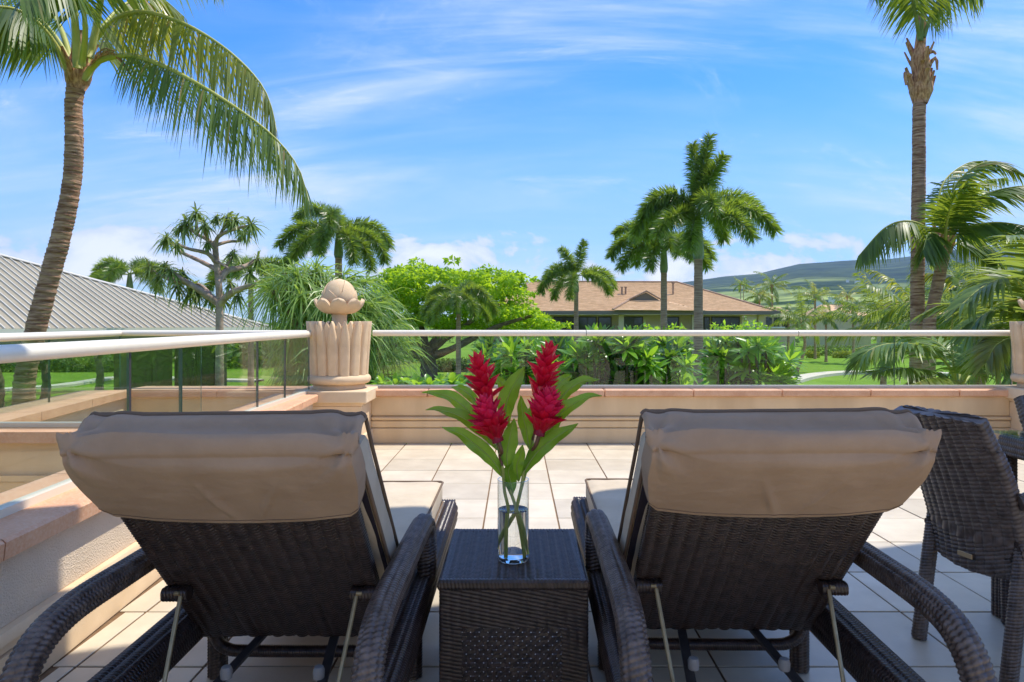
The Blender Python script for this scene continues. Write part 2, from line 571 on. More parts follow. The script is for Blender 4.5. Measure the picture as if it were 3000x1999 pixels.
MT['pand'] = leaf_mat('screwpine_leaf', (0.085, 0.165, 0.038), (0.24, 0.36, 0.085), (0.50, 0.68, 0.10), 0.38, 0.34, 0.45)
MT['hala'] = leaf_mat('old_screwpine_leaf', (0.065, 0.125, 0.03), (0.16, 0.23, 0.06), (0.36, 0.46, 0.07), 0.32, 0.36, 0.5, odd=(0.36, 0.24, 0.10))
MT['monkey'] = leaf_mat('bright_leaf', (0.085, 0.19, 0.012), (0.24, 0.38, 0.020), (0.62, 0.85, 0.03), 0.48, 0.5, 0.3)
MT['plum'] = leaf_mat('glossy_leaf', (0.065, 0.18, 0.018), (0.19, 0.37, 0.035), (0.56, 0.85, 0.05), 0.45, 0.30, 0.55)
MT['hedge'] = leaf_mat('hedge_leaf', (0.05, 0.10, 0.025), (0.14, 0.20, 0.05), (0.30, 0.44, 0.05), 0.32, 0.5, 0.35)
MT['hedge_y'] = leaf_mat('yellow_hedge_leaf', (0.14, 0.18, 0.02), (0.24, 0.28, 0.03), (0.5, 0.55, 0.04), 0.35, 0.5, 0.35)
MT['plum_dark'] = leaf_mat('glossy_leaf_deep', (0.022, 0.075, 0.014), (0.075, 0.18, 0.025), (0.24, 0.42, 0.03), 0.34, 0.28, 0.6, odd=(0.30, 0.26, 0.05))
MT['white'] = mat('white_paint', (0.78, 0.76, 0.72), None, rough=0.5)
print('helpers ready')

# ---------------------------------------------------------------- plant builders
GROUND = -3.4
PROF4 = np.array([(0, .45), (.22, 1), (.6, .85), (1, .04)])
PROF3 = np.array([(0, .5), (.4, 1), (1, .05)])
PROFL = np.array([(0, .10), (.12, .45), (.32, .9), (.55, 1), (.78, .72), (.93, .3), (1, .03)])

def blades(mb, P0, D, U, L, W, droop, prof=PROF3, fold=0.0, m=0):
    P0 = np.asarray(P0, float); n = len(P0)
    D = nrm(np.broadcast_to(D, (n, 3))); U = np.broadcast_to(U, (n, 3))
    L = np.broadcast_to(np.asarray(L, float), (n,)); W = np.broadcast_to(np.asarray(W, float), (n,)); droop = np.broadcast_to(np.asarray(droop, float), (n,))
    t, w = prof[:, 0], prof[:, 1]
    K = len(t)
    c = P0[:, None] + D[:, None] * (L[:, None] * t)[..., None]
    c = c.copy()
    c[..., 2] -= (droop * L)[:, None] * t ** 2
    S = nrm(np.cross(D, U))
    Un = nrm(np.cross(S, D))
    h = (0.5 * W[:, None] * w)[..., None]
    a = c + S[:, None] * h
    b = c - S[:, None] * h
    if fold:
        a = a + Un[:, None] * h * fold; b = b + Un[:, None] * h * fold
        G = np.stack([a, c, b], 2)
    else:
        G = np.stack([a, b], 2)
    q = G.shape[2]
    idx = np.arange(n * K * q).reshape(n, K, q)
    f = np.stack([idx[:, :-1, :-1], idx[:, 1:, :-1], idx[:, 1:, 1:], idx[:, :-1, 1:]], -1).reshape(-1, 4)
    return mb.add(G.reshape(-1, 3), f, m)

def fpath(az, el, L, bend, n=22, base=(0, 0, 0), pw=1.15, twist=0.0):
    s = np.linspace(0, 1, n)
    e = R(el) - R(bend) * s ** pw
    a = R(az) + R(twist) * s
    d = np.stack([np.cos(e) * np.cos(a), np.cos(e) * np.sin(a), np.sin(e)], 1) * (L / (n - 1))
    p = np.vstack([np.zeros(3), np.cumsum((d[:-1] + d[1:]) / 2, axis=0)])
    return p + np.asarray(base, float)

def path_at(path, t):
    s = np.linspace(0, 1, len(path))
    p = np.stack([np.interp(t, s, path[:, k]) for k in range(3)], -1)
    g = np.gradient(path, axis=0)
    T = nrm(np.stack([np.interp(t, s, g[:, k]) for k in range(3)], -1))
    return p, T

def feather(path, n=80, L=0.6, W=0.035, t0=0.16, sweep=40, hang=0.5, droop=0.5, lift=0.15, r0=0.03, taper=0.35, jit=0.12, prof=PROF4, wind=None, gap=0.0):
    """pinnate frond (coconut, areca): rachis plus leaflets in two rows"""
    mb = MB()
    path = smooth(path, 26)
    rr = r0 * (1 - 0.9 * np.linspace(0, 1, len(path)) ** 0.8)
    mb.tube(path, rr, 6, 1)
    for sd in (-1, 1):
        t = np.linspace(t0, 0.995, n) + rng.normal(0, 0.3 / n, n)
        if gap:
            t = t[rng.random(n) > gap]
        t = np.clip(t, 0, 1)
        p, T = path_at(path, t)
        S = nrm(np.cross(T, np.array((0.0, 0, 1))))
        bad = np.linalg.norm(np.cross(T, np.array((0.0, 0, 1))), axis=1) < 0.05
        S[bad] = (0, -1, 0)
        Nn = np.cross(S, T)
        a = R(sweep) + R(25) * (t - 0.4)
        k = len(t)
        D = S * sd * np.cos(a)[:, None] + T * np.sin(a)[:, None] + Nn * (lift + rng.normal(0, jit, k))[:, None] + rng.normal(0, jit * 0.6, (k, 3))
        D[:, 2] -= hang
        if wind is not None: D = D + np.asarray(wind)
        u = (t - t0) / (1 - t0)
        ln = L * (0.55 + 0.45 * np.sin(np.pi * np.clip(u * 0.85 + 0.12, 0, 1))) * (1 - taper * u ** 3) * (0.85 + 0.25 * rng.random(k))
        U = nrm(np.cross(D, np.cross(T, D)))       # blade lies along the rachis
        U = nrm(np.cross(nrm(D), T - nrm(D) * np.sum(nrm(D) * T, 1)[:, None]))
        blades(mb, p, D, U, ln, W * (0.8 + 0.4 * rng.random(k)), droop * (0.6 + 0.8 * rng.random(k)), prof)
    return mb

def plume(path, n=330, L=0.34, W=0.03, t0=0.14, r0=0.03, jit=0.22, ahead=0.48):
    """foxtail frond: leaflets stand out all round the rachis"""
    mb = MB()
    path = smooth(path, 20)
    mb.tube(path, r0 * (1 - 0.88 * np.linspace(0, 1, len(path))), 6, 1)
    t = np.sort(t0 + (1 - t0) * rng.random(n) ** 0.95)
    p, T = path_at(path, t)
    S = nrm(np.cross(T, np.array((0.02, 0.01, 1))))
    Nn = np.cross(S, T)
    ph = rng.random(n) * 2 * np.pi
    D = S * np.cos(ph)[:, None] + Nn * np.sin(ph)[:, None] + T * (ahead + 0.9 * np.clip(t - 0.6, 0, 1))[:, None] + rng.normal(0, jit, (n, 3))
    u = (t - t0) / (1 - t0)
    ln = L * (0.6 + 0.5 * np.sin(np.pi * np.clip(u * 0.8 + 0.15, 0, 1))) * (0.8 + 0.35 * rng.random(n))
    U = nrm(np.cross(nrm(D), T + rng.normal(0, 0.25, (n, 3))))
    blades(mb, p, D, U, ln, W * (0.8 + 0.4 * rng.random(n)), 0.22, PROF3)
    return mb

def ring_trunk(path, r0, r1, ring=0.06, amp=0.05, seg=16, flare=0.0):
    path = np.asarray(path, float)
    L = np.sum(np.linalg.norm(np.diff(path, axis=0), axis=1))
    n = int(max(24, min(700, L / ring * 4)))
    p = smooth(path, n)
    s = np.linspace(0, L, n)
    w = s + 0.03 * np.sin(s * 9.1) + 0.02 * np.sin(s * 23)
    saw = (w / ring) % 1.0
    r = r0 + (r1 - r0) * (s / L) + flare * np.exp(-s / 0.35)
    mod = 1 + amp * (saw ** 1.5 - 0.4)
    T, A, B = frames(p)
    th = np.linspace(0, 2 * np.pi, seg, endpoint=False)
    nz = fbm(np.stack(np.broadcast_arrays(s[:, None] * 6, np.cos(th)[None] * 1.7, np.sin(th)[None] * 1.7), -1), 3)
    rad = (r * mod)[:, None] * (1 + 0.16 * (nz - 0.45))
    mb = MB()
    mb.grid(p[:, None] + rad[..., None] * (np.cos(th)[None, :, None] * A[:, None] + np.sin(th)[None, :, None] * B[:, None]), 0, closed_v=True)
    return mb

def place(mb, off):
    mb.V = [v - np.asarray(off) for v in mb.V]
    return mb

def local(path, off):
    return np.asarray(path, float) - np.asarray(off, float)

def boots(mb, base, r, n=9, h=0.5, spread=0.35, lf=0.30, w=0.16):
    """broken leaf bases round the top of a coconut trunk"""
    for k in range(n):
        a = 2.399 * k + rng.normal(0, 0.15)
        z = h * k / n
        d = np.array((math.cos(a), math.sin(a), 0))
        p0 = np.asarray(base) + d * r * 0.75 + np.array((0, 0, z))
        ln = lf * (0.7 + 0.6 * rng.random())
        pts = [p0, p0 + d * ln * spread * 0.5 + np.array((0, 0, ln * 0.45)), p0 + d * ln * spread + np.array((0, 0, ln))]
        mb.tube(smooth(pts, 6), np.linspace(w * 0.55, w * 0.22, 6), 7, 0, flat=(0.45, 1.0), up=tuple(d))

def foxtail(base, top, r, fr, label, lf=0.34, group='foxtail palms in the garden', shaft=1.1, n=330, lean=(0, 0), w=0.03):
    """base, top: world points of the trunk's foot and the crown's root"""
    base, top = np.asarray(base, float), np.asarray(top, float)
    t = thing('foxtail_palm', label, 'palm tree', tuple(base), 0, group)
    tp = top - base
    st = tp - np.array((0, 0, shaft))
    mid = st * 0.5 + np.array((lean[0], lean[1], 0))
    mb = ring_trunk([np.zeros(3), mid, st], r * 1.12, r * 0.85, ring=0.13, amp=0.035, seg=14, flare=r * 0.25)
    put('trunk', mb, MT['bark_grey'], t, sharp=None)
    mb = MB()
    p = smooth([st - np.array((0, 0, .06)), (st + tp) / 2, tp], 10)
    mb.tube(p, r * np.array([0.95, 1.15, 1.12, 1.05, 0.98, 0.9, 0.8, 0.7, 0.6, 0.42]), 14)
    put('crownshaft', mb, MT['shaft'], t, sharp=None)
    for (az, el, L, bend) in fr:
        fb = plume(fpath(az, el, L, bend, base=tp - np.array((0, 0, 0.12))), n=int(n * L / 2.4), L=lf, W=w, r0=r * 0.2, t0=0.13)
        link('frond', fb.mesh('frond', True), [MT['fox'], MT['rachis_g']], t)
    return t

def coco(base, top, r, fr, label, group=None, L=0.6, n=48, W=0.05, cat='palm tree', lean=(0, 0), leaf='coco', hang=0.5, rach='rachis', wind=None, nuts=0, sag=0.6, name='coconut_palm', nboot=7):
    base, top = np.asarray(base, float), np.asarray(top, float)
    t = thing(name, label, cat, tuple(base), 0, group)
    tp = top - base
    mid = tp * 0.5 + np.array((lean[0], lean[1], 0))
    put('trunk', ring_trunk([np.zeros(3), mid, tp], r * 1.15, r * 0.85, ring=0.12, amp=0.06, seg=12, flare=r * 0.4), MT['bark'], t, sharp=None)
    if nboot:
        hb = MB(); boots(hb, tp - np.array((0, 0, 0.35)), r, nboot, 0.45, 0.4, 0.35, r * 1.1)
        put('leaf_base', hb, MT['husk'], t, sharp=None)
    for (az, el, Lf, bend) in fr:
        fb = feather(fpath(az, el, Lf, bend, base=tp), n=n, L=L, W=W, hang=hang, droop=sag, r0=r * 0.22, wind=wind)
        link('frond', fb.mesh('frond', True), [MT[leaf if rng.random() > 0.2 else 'coco_y'], MT[rach]], t)
    return t

def rnd_fronds(n, L, el=(75, -15), bend=(55, 95), a0=None):
    a0 = rng.random() * 360 if a0 is None else a0
    out = []
    for k in range(n):
        f = k / max(n - 1, 1)
        out.append((a0 + 137.5 * k + rng.normal(0, 8), el[0] + (el[1] - el[0]) * f + rng.normal(0, 5), L * (0.85 + 0.3 * rng.random()), bend[0] + (bend[1] - bend[0]) * rng.random()))
    return out

def clump(mb, c, rad, n, size, W=0.6, m=0, up=0.5, shell=0.55, prof=PROF3):
    """leaves spread through an ellipsoid, denser towards its skin"""
    d = nrm(rng.normal(0, 1, (n, 3)))
    rr = (shell + (1 - shell) * rng.random(n)) * (0.75 + 0.35 * fbm(d * 2.3 + np.asarray(c), 3) * 1.3)
    p = np.asarray(c) + d * rr[:, None] * np.asarray(rad)
    D = d * 0.7 + rng.normal(0, 0.6, (n, 3))
    D[:, 2] *= 0.6
    U = nrm(d * 0.4 + np.array((0, 0, up)) + rng.normal(0, 0.45, (n, 3)))
    s = size * (0.7 + 0.6 * rng.random(n))
    blades(mb, p, D, U, s, s * W, 0.15, prof, m=m)

def rosette(mb, c, axis, n, L, W, spread=(15, 95), droop=0.35, fold=0.25, prof=PROFL, m=0):
    ax = nrm(np.asarray(axis, float))
    a = nrm(np.cross(ax, (0.3, 0.9, 0.1))); b = np.cross(ax, a)
    k = np.arange(n)
    ph = k * 2.399 + rng.random() * 6.28
    th = np.radians(spread[0] + (spread[1] - spread[0]) * (k / max(n - 1, 1)) ** 0.8 + rng.normal(0, 6, n))
    D = np.cos(th)[:, None] * ax + np.sin(th)[:, None] * (np.cos(ph)[:, None] * a + np.sin(ph)[:, None] * b)
    U = nrm(ax - D * (D @ ax)[:, None] + 1e-3)
    p = np.asarray(c) - ax * (k / n * 0.12 * L)[:, None]
    blades(mb, p, D, U, L * (0.8 + 0.4 * rng.random(n)), W * (0.8 + 0.4 * rng.random(n)), droop * (0.5 + rng.random(n)), prof, fold, m)

# ---------------------------------------------------------------- land
def structure(name, mb, m, sharp=35, **kw):
    return tag(put(name, mb, m, None, sharp=sharp, **kw), kind='structure')

MT['lawn'] = mat('lawn_grass', (0.13, 0.24, 0.022), (0.19, 0.31, 0.032), scale=0.22, rough=0.95, bump=0.5, bscale=9, spec=0.1, speck=(1.4, (0.10, 0.19, 0.02), 0.5), worldco=True)
mb = MB()
g = np.concatenate([[-9000, -6000, -2500, -1000, -500], np.linspace(-260, 260, 66), [500, 1000, 2500, 6000, 9000]])
gy = np.concatenate([[-600, -120], np.linspace(-40, 260, 61), [400, 800, 1600, 3000, 6000, 9000]])
X, Yg = np.meshgrid(g, gy, indexing='ij')
Z = GROUND + 0.35 * (fbm(np.stack([X * 0.02, Yg * 0.02, X * 0], -1), 3) - 0.45) * (np.abs(X) < 270) * (Yg > 30) * (Yg < 270)
mb.grid(np.stack([X, Yg, Z], -1))
structure('lawn', mb, MT['lawn'], sharp=None)

# hill country: forest above, pasture below
m, t, o_ = newmat('mountain_cover')
n_ = t.nodes.new
geo = n_('ShaderNodeNewGeometry')
def tn(sc, det, ro=0.6, vec=None):
    k = n_('ShaderNodeTexNoise'); k.inputs['Scale'].default_value = sc; k.inputs['Detail'].default_value = det; k.inputs['Roughness'].default_value = ro
    t.links.new(vec if vec is not None else geo.outputs['Position'], k.inputs['Vector'])
    return k.outputs['Fac']
mp_ = n_('ShaderNodeMapping'); mp_.inputs['Scale'].default_value = (0.5, 1.0, 2.6)
t.links.new(geo.outputs['Position'], mp_.inputs[0])
sp_ = n_('ShaderNodeSeparateXYZ'); t.links.new(geo.outputs['Position'], sp_.inputs[0])
hh = n_('ShaderNodeMapRange'); hh.inputs['From Min'].default_value = 130; hh.inputs['From Max'].default_value = 330
t.links.new(sp_.outputs['Z'], hh.inputs['Value'])
r1 = n_('ShaderNodeValToRGB'); r1.color_ramp.elements[0].position = 0.42; r1.color_ramp.elements[1].position = 0.60
r1.color_ramp.elements[0].color = (0.018, 0.042, 0.012, 1); r1.color_ramp.elements[1].color = (0.30, 0.37, 0.11, 1)
t.links.new(tn(0.0030, 9, 0.62, mp_.outputs[0]), r1.inputs[0])
r2 = n_('ShaderNodeValToRGB'); r2.color_ramp.elements[0].position = 0.35; r2.color_ramp.elements[1].position = 0.7
r2.color_ramp.elements[0].color = (0.012, 0.026, 0.014, 1); r2.color_ramp.elements[1].color = (0.055, 0.085, 0.032, 1)
t.links.new(tn(0.004, 9, 0.66), r2.inputs[0])
ad = n_('ShaderNodeMath'); ad.operation = 'ADD'; t.links.new(hh.outputs[0], ad.inputs[0])
nz_ = n_('ShaderNodeMath'); nz_.operation = 'MULTIPLY_ADD'; nz_.inputs[1].default_value = 1.5; nz_.inputs[2].default_value = -0.75
t.links.new(tn(0.0022, 8, 0.65, mp_.outputs[0]), nz_.inputs[0]); t.links.new(nz_.outputs[0], ad.inputs[1])
ad.use_clamp = True
mx_ = n_('ShaderNodeMix'); mx_.data_type = 'RGBA'
t.links.new(ad.outputs[0], mx_.inputs[0]); t.links.new(r1.outputs[0], mx_.inputs[6]); t.links.new(r2.outputs[0], mx_.inputs[7])
b_ = n_('ShaderNodeBsdfDiffuse'); t.links.new(mx_.outputs[2], b_.inputs[0]); t.links.new(b_.outputs[0], o_.inputs[0])
MT['hill'] = m
mb = MB()
uu = np.linspace(-0.12, 1.7, 170)            # direction x/y
dd = np.linspace(0, 1, 90)
# skyline in photo pixels: x -> y
sx = np.array([1280, 1500, 1700, 1960, 2030, 2120, 2220, 2270, 2340, 2400, 2460, 2520, 2600, 2700, 2800, 2900, 3000, 3200, 3500, 4200, 4900])
sy = np.array([945, 935, 890, 832, 822, 808, 800, 788, 772, 768, 763, 759, 757, 746, 732, 722, 713, 705, 712, 760, 900])
U_, D_ = np.meshgrid(uu, dd, indexing='ij')
ey = np.interp(CX + FPX * U_, sx, sy)
Yr = 900 + 6600 * D_
ridge = (945 - ey) / FPX * 7000
prof_ = np.clip((Yr - 900) / 6100, 0, 1.08)
hgt = ridge * np.where(prof_ < 1, prof_ ** 1.35, 1 - (prof_ - 1) * 2.2)
ns = fbm(np.stack([U_ * Yr * 0.0016, Yr * 0.0012, U_ * 0], -1), 5) - 0.47
hgt = hgt + ns * 330 * prof_ * np.clip(1.06 - prof_, 0.06, 1)
mb.grid(np.stack([U_ * Yr, Yr, GROUND - 3 + hgt], -1))
structure('mountain', mb, MT['hill'], sharp=None)
mb = MB()
uu = np.linspace(-1.6, -0.5, 80); dd = np.linspace(0, 1, 40)
U_, D_ = np.meshgrid(uu, dd, indexing='ij')
pk = 700 * np.exp(-((U_ + 0.7485) / 0.012) ** 2) * 0.19 + 500 * np.exp(-((U_ + 1.0) / 0.20) ** 2) + 60 * np.exp(-((U_ + 0.75) / 0.07) ** 2)
Yr = 4500 + 2500 * D_
mb.grid(np.stack([U_ * Yr, Yr, GROUND - 3 + (pk * 1.22 + 60 * np.exp(-((U_ + 0.8) / 0.2) ** 2)) * np.sin(np.pi * np.clip(D_ * 0.9, 0, 1)) + 20 * (fbm(np.stack([U_ * 40, D_ * 8, D_ * 0], -1), 4) - 0.5)], -1))
structure('hills', mb, MT['hill'], sharp=None)

# garden path winding over the lawn
MT['path'] = mat('path_concrete', (0.56, 0.50, 0.40), (0.63, 0.57, 0.46), scale=1.2, rough=0.9, worldco=True)
def ground_at(x, y):
    return np.array(((x - CX) / FPX * ((EYE - GROUND) * FPX / (y - CY)), (EYE - GROUND) * FPX / (y - CY), GROUND))
def path_strip(name, pix, w, z=0.19):
    p = smooth([ground_at(*q) for q in pix], 40)
    T = nrm(np.gradient(p, axis=0)); S = np.cross(T, (0, 0, 1.0)) * w / 2
    mb = MB(); G = np.stack([p - S, p + S], 1); G[..., 2] = GROUND + z
    mb.grid(G)
    n = len(p)
    kerb = np.stack([p - S, p - S], 1); kerb[:, 0, 2] = GROUND + z; kerb[:, 1, 2] = GROUND - 0.3; mb.grid(kerb)
    kerb = np.stack([p + S, p + S], 1); kerb[:, 0, 2] = GROUND - 0.3; kerb[:, 1, 2] = GROUND + z; mb.grid(kerb)
    return structure(name, mb, MT['path'])
path_strip('path', [(2180, 1185), (2290, 1130), (2360, 1108), (2440, 1097), (2540, 1093), (2660, 1094), (2800, 1100)], 1.5)
path_strip('path.001', [(-60, 1152), (60, 1143), (165, 1136), (240, 1126), (330, 1112), (420, 1108), (560, 1116), (760, 1120)], 1.3)
path_strip('path.002', [(1060, 1068), (1120, 1063), (1180, 1058)], 3.0)

# ---------------------------------------------------------------- terrace
TS = 0.4288                                   # tile pitch
WY = 6.45                                     # inner face of the front wall
fl = MB()
fl.box((-1.62, -6.2, -0.32), (8.0, WY, -0.006))
fl_o = tag(put('terrace_floor', fl, MT['grout']), kind='structure')
def lwx(Y):                                   # inner face (base) of the left wall
    return -1.535 - 0.064 * (min(Y, 6.1) - 2.0)
tile_me = MB().box((-TS / 2 + 0.0045, -TS / 2 + 0.0045, -0.005), (TS / 2 - 0.0045, TS / 2 - 0.0045, 0.0), 0.0016).mesh('tile', True, 30)
tile_me.materials.append(MT['tile'])
x_line = (1323.4 - CX) / 353 * EYE            # a grout line met in the photograph
nt_ = 0
for i in range(-4, 16):
    for j in range(0, 30):
        xc = x_line + (i + 0.5) * TS
        yc = WY - 0.33 - (j - 0.5) * TS
        if yc < -5.7 or (yc < 0.9 and (i < 0 and False)) or yc + TS / 2 > WY + 0.1: continue
        lx = lwx(yc) + 0.012
        x0, x1 = xc - TS / 2, xc + TS / 2
        y1 = min(yc + TS / 2, WY)
        if x1 < lx + 0.02 or x0 > 5.8: continue
        if yc + TS / 2 > WY or x0 < lx:
            a = max(x0 + 0.0045, lx)
            me = MB().box((a - xc, -TS / 2 + 0.0045, -0.005), (TS / 2 - 0.0045, min(TS / 2 - 0.0045, WY - yc), 0.0), 0.0016).mesh('tile', True, 30)
            me.materials.append(MT['tile'])
        else:
            me = tile_me
        o = link('tile', me, None, fl_o)
        o.location = (xc, yc, -0.001 + 0.0006 * rng.normal())
        nt_ += 1
print('tiles', nt_)

# building slab under the terrace, down to the garden
mb = MB(); mb.box((-1.60, -6.25, GROUND - 0.2), (8.0, WY + 0.30, -0.325))
structure('terrace_base_wall', mb, MT['plaster'])

# front parapet wall
CT = 0.512                                    # coping top
FX0, FX1 = -1.384, 4.712
fw = thing('parapet_wall', 'low tan plaster wall with grooved base and orange stone coping across the far end of the terrace', 'wall', (0, WY, 0))
mb = MB()
def course(z0, z1, out, c=0.006):
    mb.box((FX0, -out, z0), (FX1, 0.32, z1), c)
course(0.0, 0.142, 0.022); course(0.148, 0.212, 0.016); course(0.218, 0.252, 0.030, 0.012); course(0.258, 0.446, 0.0)
mb.box((FX0 + 0.01, 0.015, 0.0), (FX1 - 0.01, 0.31, 0.446))
put('plaster_face', mb, MT['plaster'], fw)
joints = [FX0] + [0.84 - 0.84 * 2 + 0.84 * k for k in range(0, 7)] + [FX1]
for k in range(len(joints) - 1):
    a, b = joints[k] + (0.003 if k else 0), joints[k + 1] - 0.003
    me = MB().box((a, -0.055, 0.448), (b, 0.36, CT), 0.008)
    put('coping_stone', me, MT['coping'], fw)

# left parapet wall (a gentle curve): inner edge of coping
lw = thing('side_parapet_wall', 'stuccoed side wall with orange coping running beside the left chaise', 'wall', (0, 0, 0))
def lpt(Y, off, z):
    x = -1.50 - 0.064 * (Y - 2.0)
    return np.array((x - off, Y, z))
def lrun(Y0, Y1, prof, mb, m=0, nseg=1):
    """closed profile [(offset outward, z)] swept from Y0 to Y1"""
    for k in range(nseg):
        a = Y0 + (Y1 - Y0) * k / nseg; b = Y0 + (Y1 - Y0) * (k + 1) / nseg
        poly = [lpt(a, o, z) for o, z in prof]
        d = lpt(b, 0, 0) - lpt(a, 0, 0)
        mb.prism(poly, d, m)
LY0, LY1 = -5.8, 6.07
mb = MB(); lrun(LY0, LY1, [(0.06, 0.222), (0.38, 0.222), (0.38, 0.448), (0.06, 0.448)], mb)
put('stucco_face', mb, MT['stucco'], lw)
mb = MB()
lrun(LY0, LY1, [(0.038, 0.0), (0.379, 0.0), (0.379, 0.142), (0.038, 0.142)], mb)
lrun(LY0, LY1, [(0.046, 0.148), (0.378, 0.148), (0.378, 0.176), (0.046, 0.176)], mb)
lrun(LY0, LY1, [(0.028, 0.182), (0.377, 0.182), (0.377, 0.219), (0.032, 0.219), (0.026, 0.205)], mb)
lrun(LY0, LY1, [(0.062, 0.140), (0.37, 0.140), (0.37, 0.2222), (0.062, 0.2222)], mb)
put('base_moulding', mb, MT['cap'], lw)
Yj = LY0
while Yj < LY1 - 0.05:
    Yn = min(Yj + 0.865, LY1)
    mb = MB(); lrun(Yj + 0.003, Yn - 0.003, [(0.006, 0.449), (0.40, 0.449), (0.40, 0.504), (0.394, CT), (0.012, CT), (0.0, 0.502)], mb)
    put('coping_stone', mb, MT['coping'], lw)
    Yj = Yn

# ---------------------------------------------------------------- glass balustrades
def pane_box(a, b, z0, z1, th=0.011, name='glass_pane', par=None):
    """upright sheet of glass from a to b (xy), with darker polished ends"""
    a, b = np.asarray(a, float), np.asarray(b, float)
    d = nrm(b - a); nn = np.array((-d[1], d[0]))
    mb = MB()
    c = [a - nn * th / 2, b - nn * th / 2, b + nn * th / 2, a + nn * th / 2]
    V = [(*p, z0) for p in c] + [(*p, z1) for p in c]
    mb.add(V, [(0, 1, 5, 4), (2, 3, 7, 6)], 0)
    mb.add(V, [(1, 2, 6, 5), (3, 0, 4, 7), (4, 5, 6, 7)], 1)
    return put(name, mb, [MT['pane'], MT['pane_edge']], par, sm=False, sharp=None)

RZ, RR = 1.045, 0.030
GYf = WY + 0.155
gb = thing('glass_balustrade', 'long straight glass balustrade with cream top rail along the far terrace edge', 'balustrade', (0, 0, 0))
gx = [-1.36, -1219 * 0 + (1219 - CX) / FPX * GYf, (1219 - CX) / FPX * GYf + 1.68, (2222 - CX) / FPX * GYf, (2620 - CX) / FPX * GYf, 4.84]
for a, b in zip(gx[:-1], gx[1:]):
    pane_box((a + 0.004, GYf), (b - 0.004, GYf), CT + 0.014, RZ - 0.012, par=gb)
mb = MB(); mb.box((-1.37, GYf - 0.022, CT), (4.85, GYf + 0.022, CT + 0.026), 0.003)
put('base_channel', mb, MT['shoe'], gb)
rj = [-1.40, (1717 - CX) / FPX * GYf, (2337 - CX) / FPX * GYf, 4.90]
for a, b in zip(rj[:-1], rj[1:]):
    mb = MB(); mb.tube(np.linspace((a + 0.003, GYf, RZ), (b - 0.003, GYf, RZ), 3), RR, 20, up=(0, 0, 1))
    put('rail_section', mb, MT['rail'], gb)
for x in rj[1:-1]:
    mb = MB(); mb.tube(np.linspace((x - 0.006, GYf, RZ), (x + 0.006, GYf, RZ), 3), RR - 0.003, 16)
    put('joint_sleeve', mb, MT['joint'], gb)
mb = MB(); mb.box((4.842, GYf - 0.006, CT + 0.026), (4.850, GYf + 0.006, RZ - 0.02), 0.002); put('end_strip', mb, MT['shoe'], gb)

gl = thing('glass_balustrade', 'curved glass balustrade with thick cream rail on the side wall by the left chaise', 'balustrade', (0, 0, 0))
GO = 0.185
lrail = [lpt(-5.7, GO, 0), lpt(1.0, GO, 0), lpt(2.2, GO, 0), lpt(3.06, GO, 0), lpt(3.60, GO, 0), lpt(4.88, GO, 0), np.array((-1.872, 5.47, 0)), np.array((-1.885, 6.16, 0))]
for a, b in zip(lrail[:-1], lrail[1:]):
    d = nrm((b - a)[:2])
    pane_box(a[:2] + d * 0.010, b[:2] - d * 0.010, CT + 0.014, RZ - 0.012, par=gl)
    mb = MB(); nn = np.array((-d[1], d[0], 0)) * 0.022
    mb.obox(np.array((*a[:2], CT)) - nn, b - a, 2 * nn, (0, 0, 0.028)); put('base_channel', mb, MT['shoe'], gl, sm=False, sharp=None)
for k in (3, 5, 6):
    a = lrail[k]
    mb = MB(); mb.box((a[0] - 0.006, a[1] - 0.009, CT + 0.028), (a[0] + 0.006, a[1] + 0.009, RZ - 0.02), 0.001); put('pane_joint', mb, MT['joint'], gl)
rz = np.array((0, 0, RZ))
for seg in ([0, 1, 2, 3, 4, 5], [5, 6, 7]):
    mb = MB(); mb.tube(smooth([lrail[k] + rz for k in seg], 24), RR + (0.001 if seg[0] == 0 else 0), 20)
    put('rail_section', mb, MT['rail'], gl)
mb = MB(); e = lrail[7] + rz; mb.tube(np.array([e, e + (0.0, 0.018, 0)]), RR * 0.9, 16); put('rail_end_cap', mb, MT['rail'], gl)

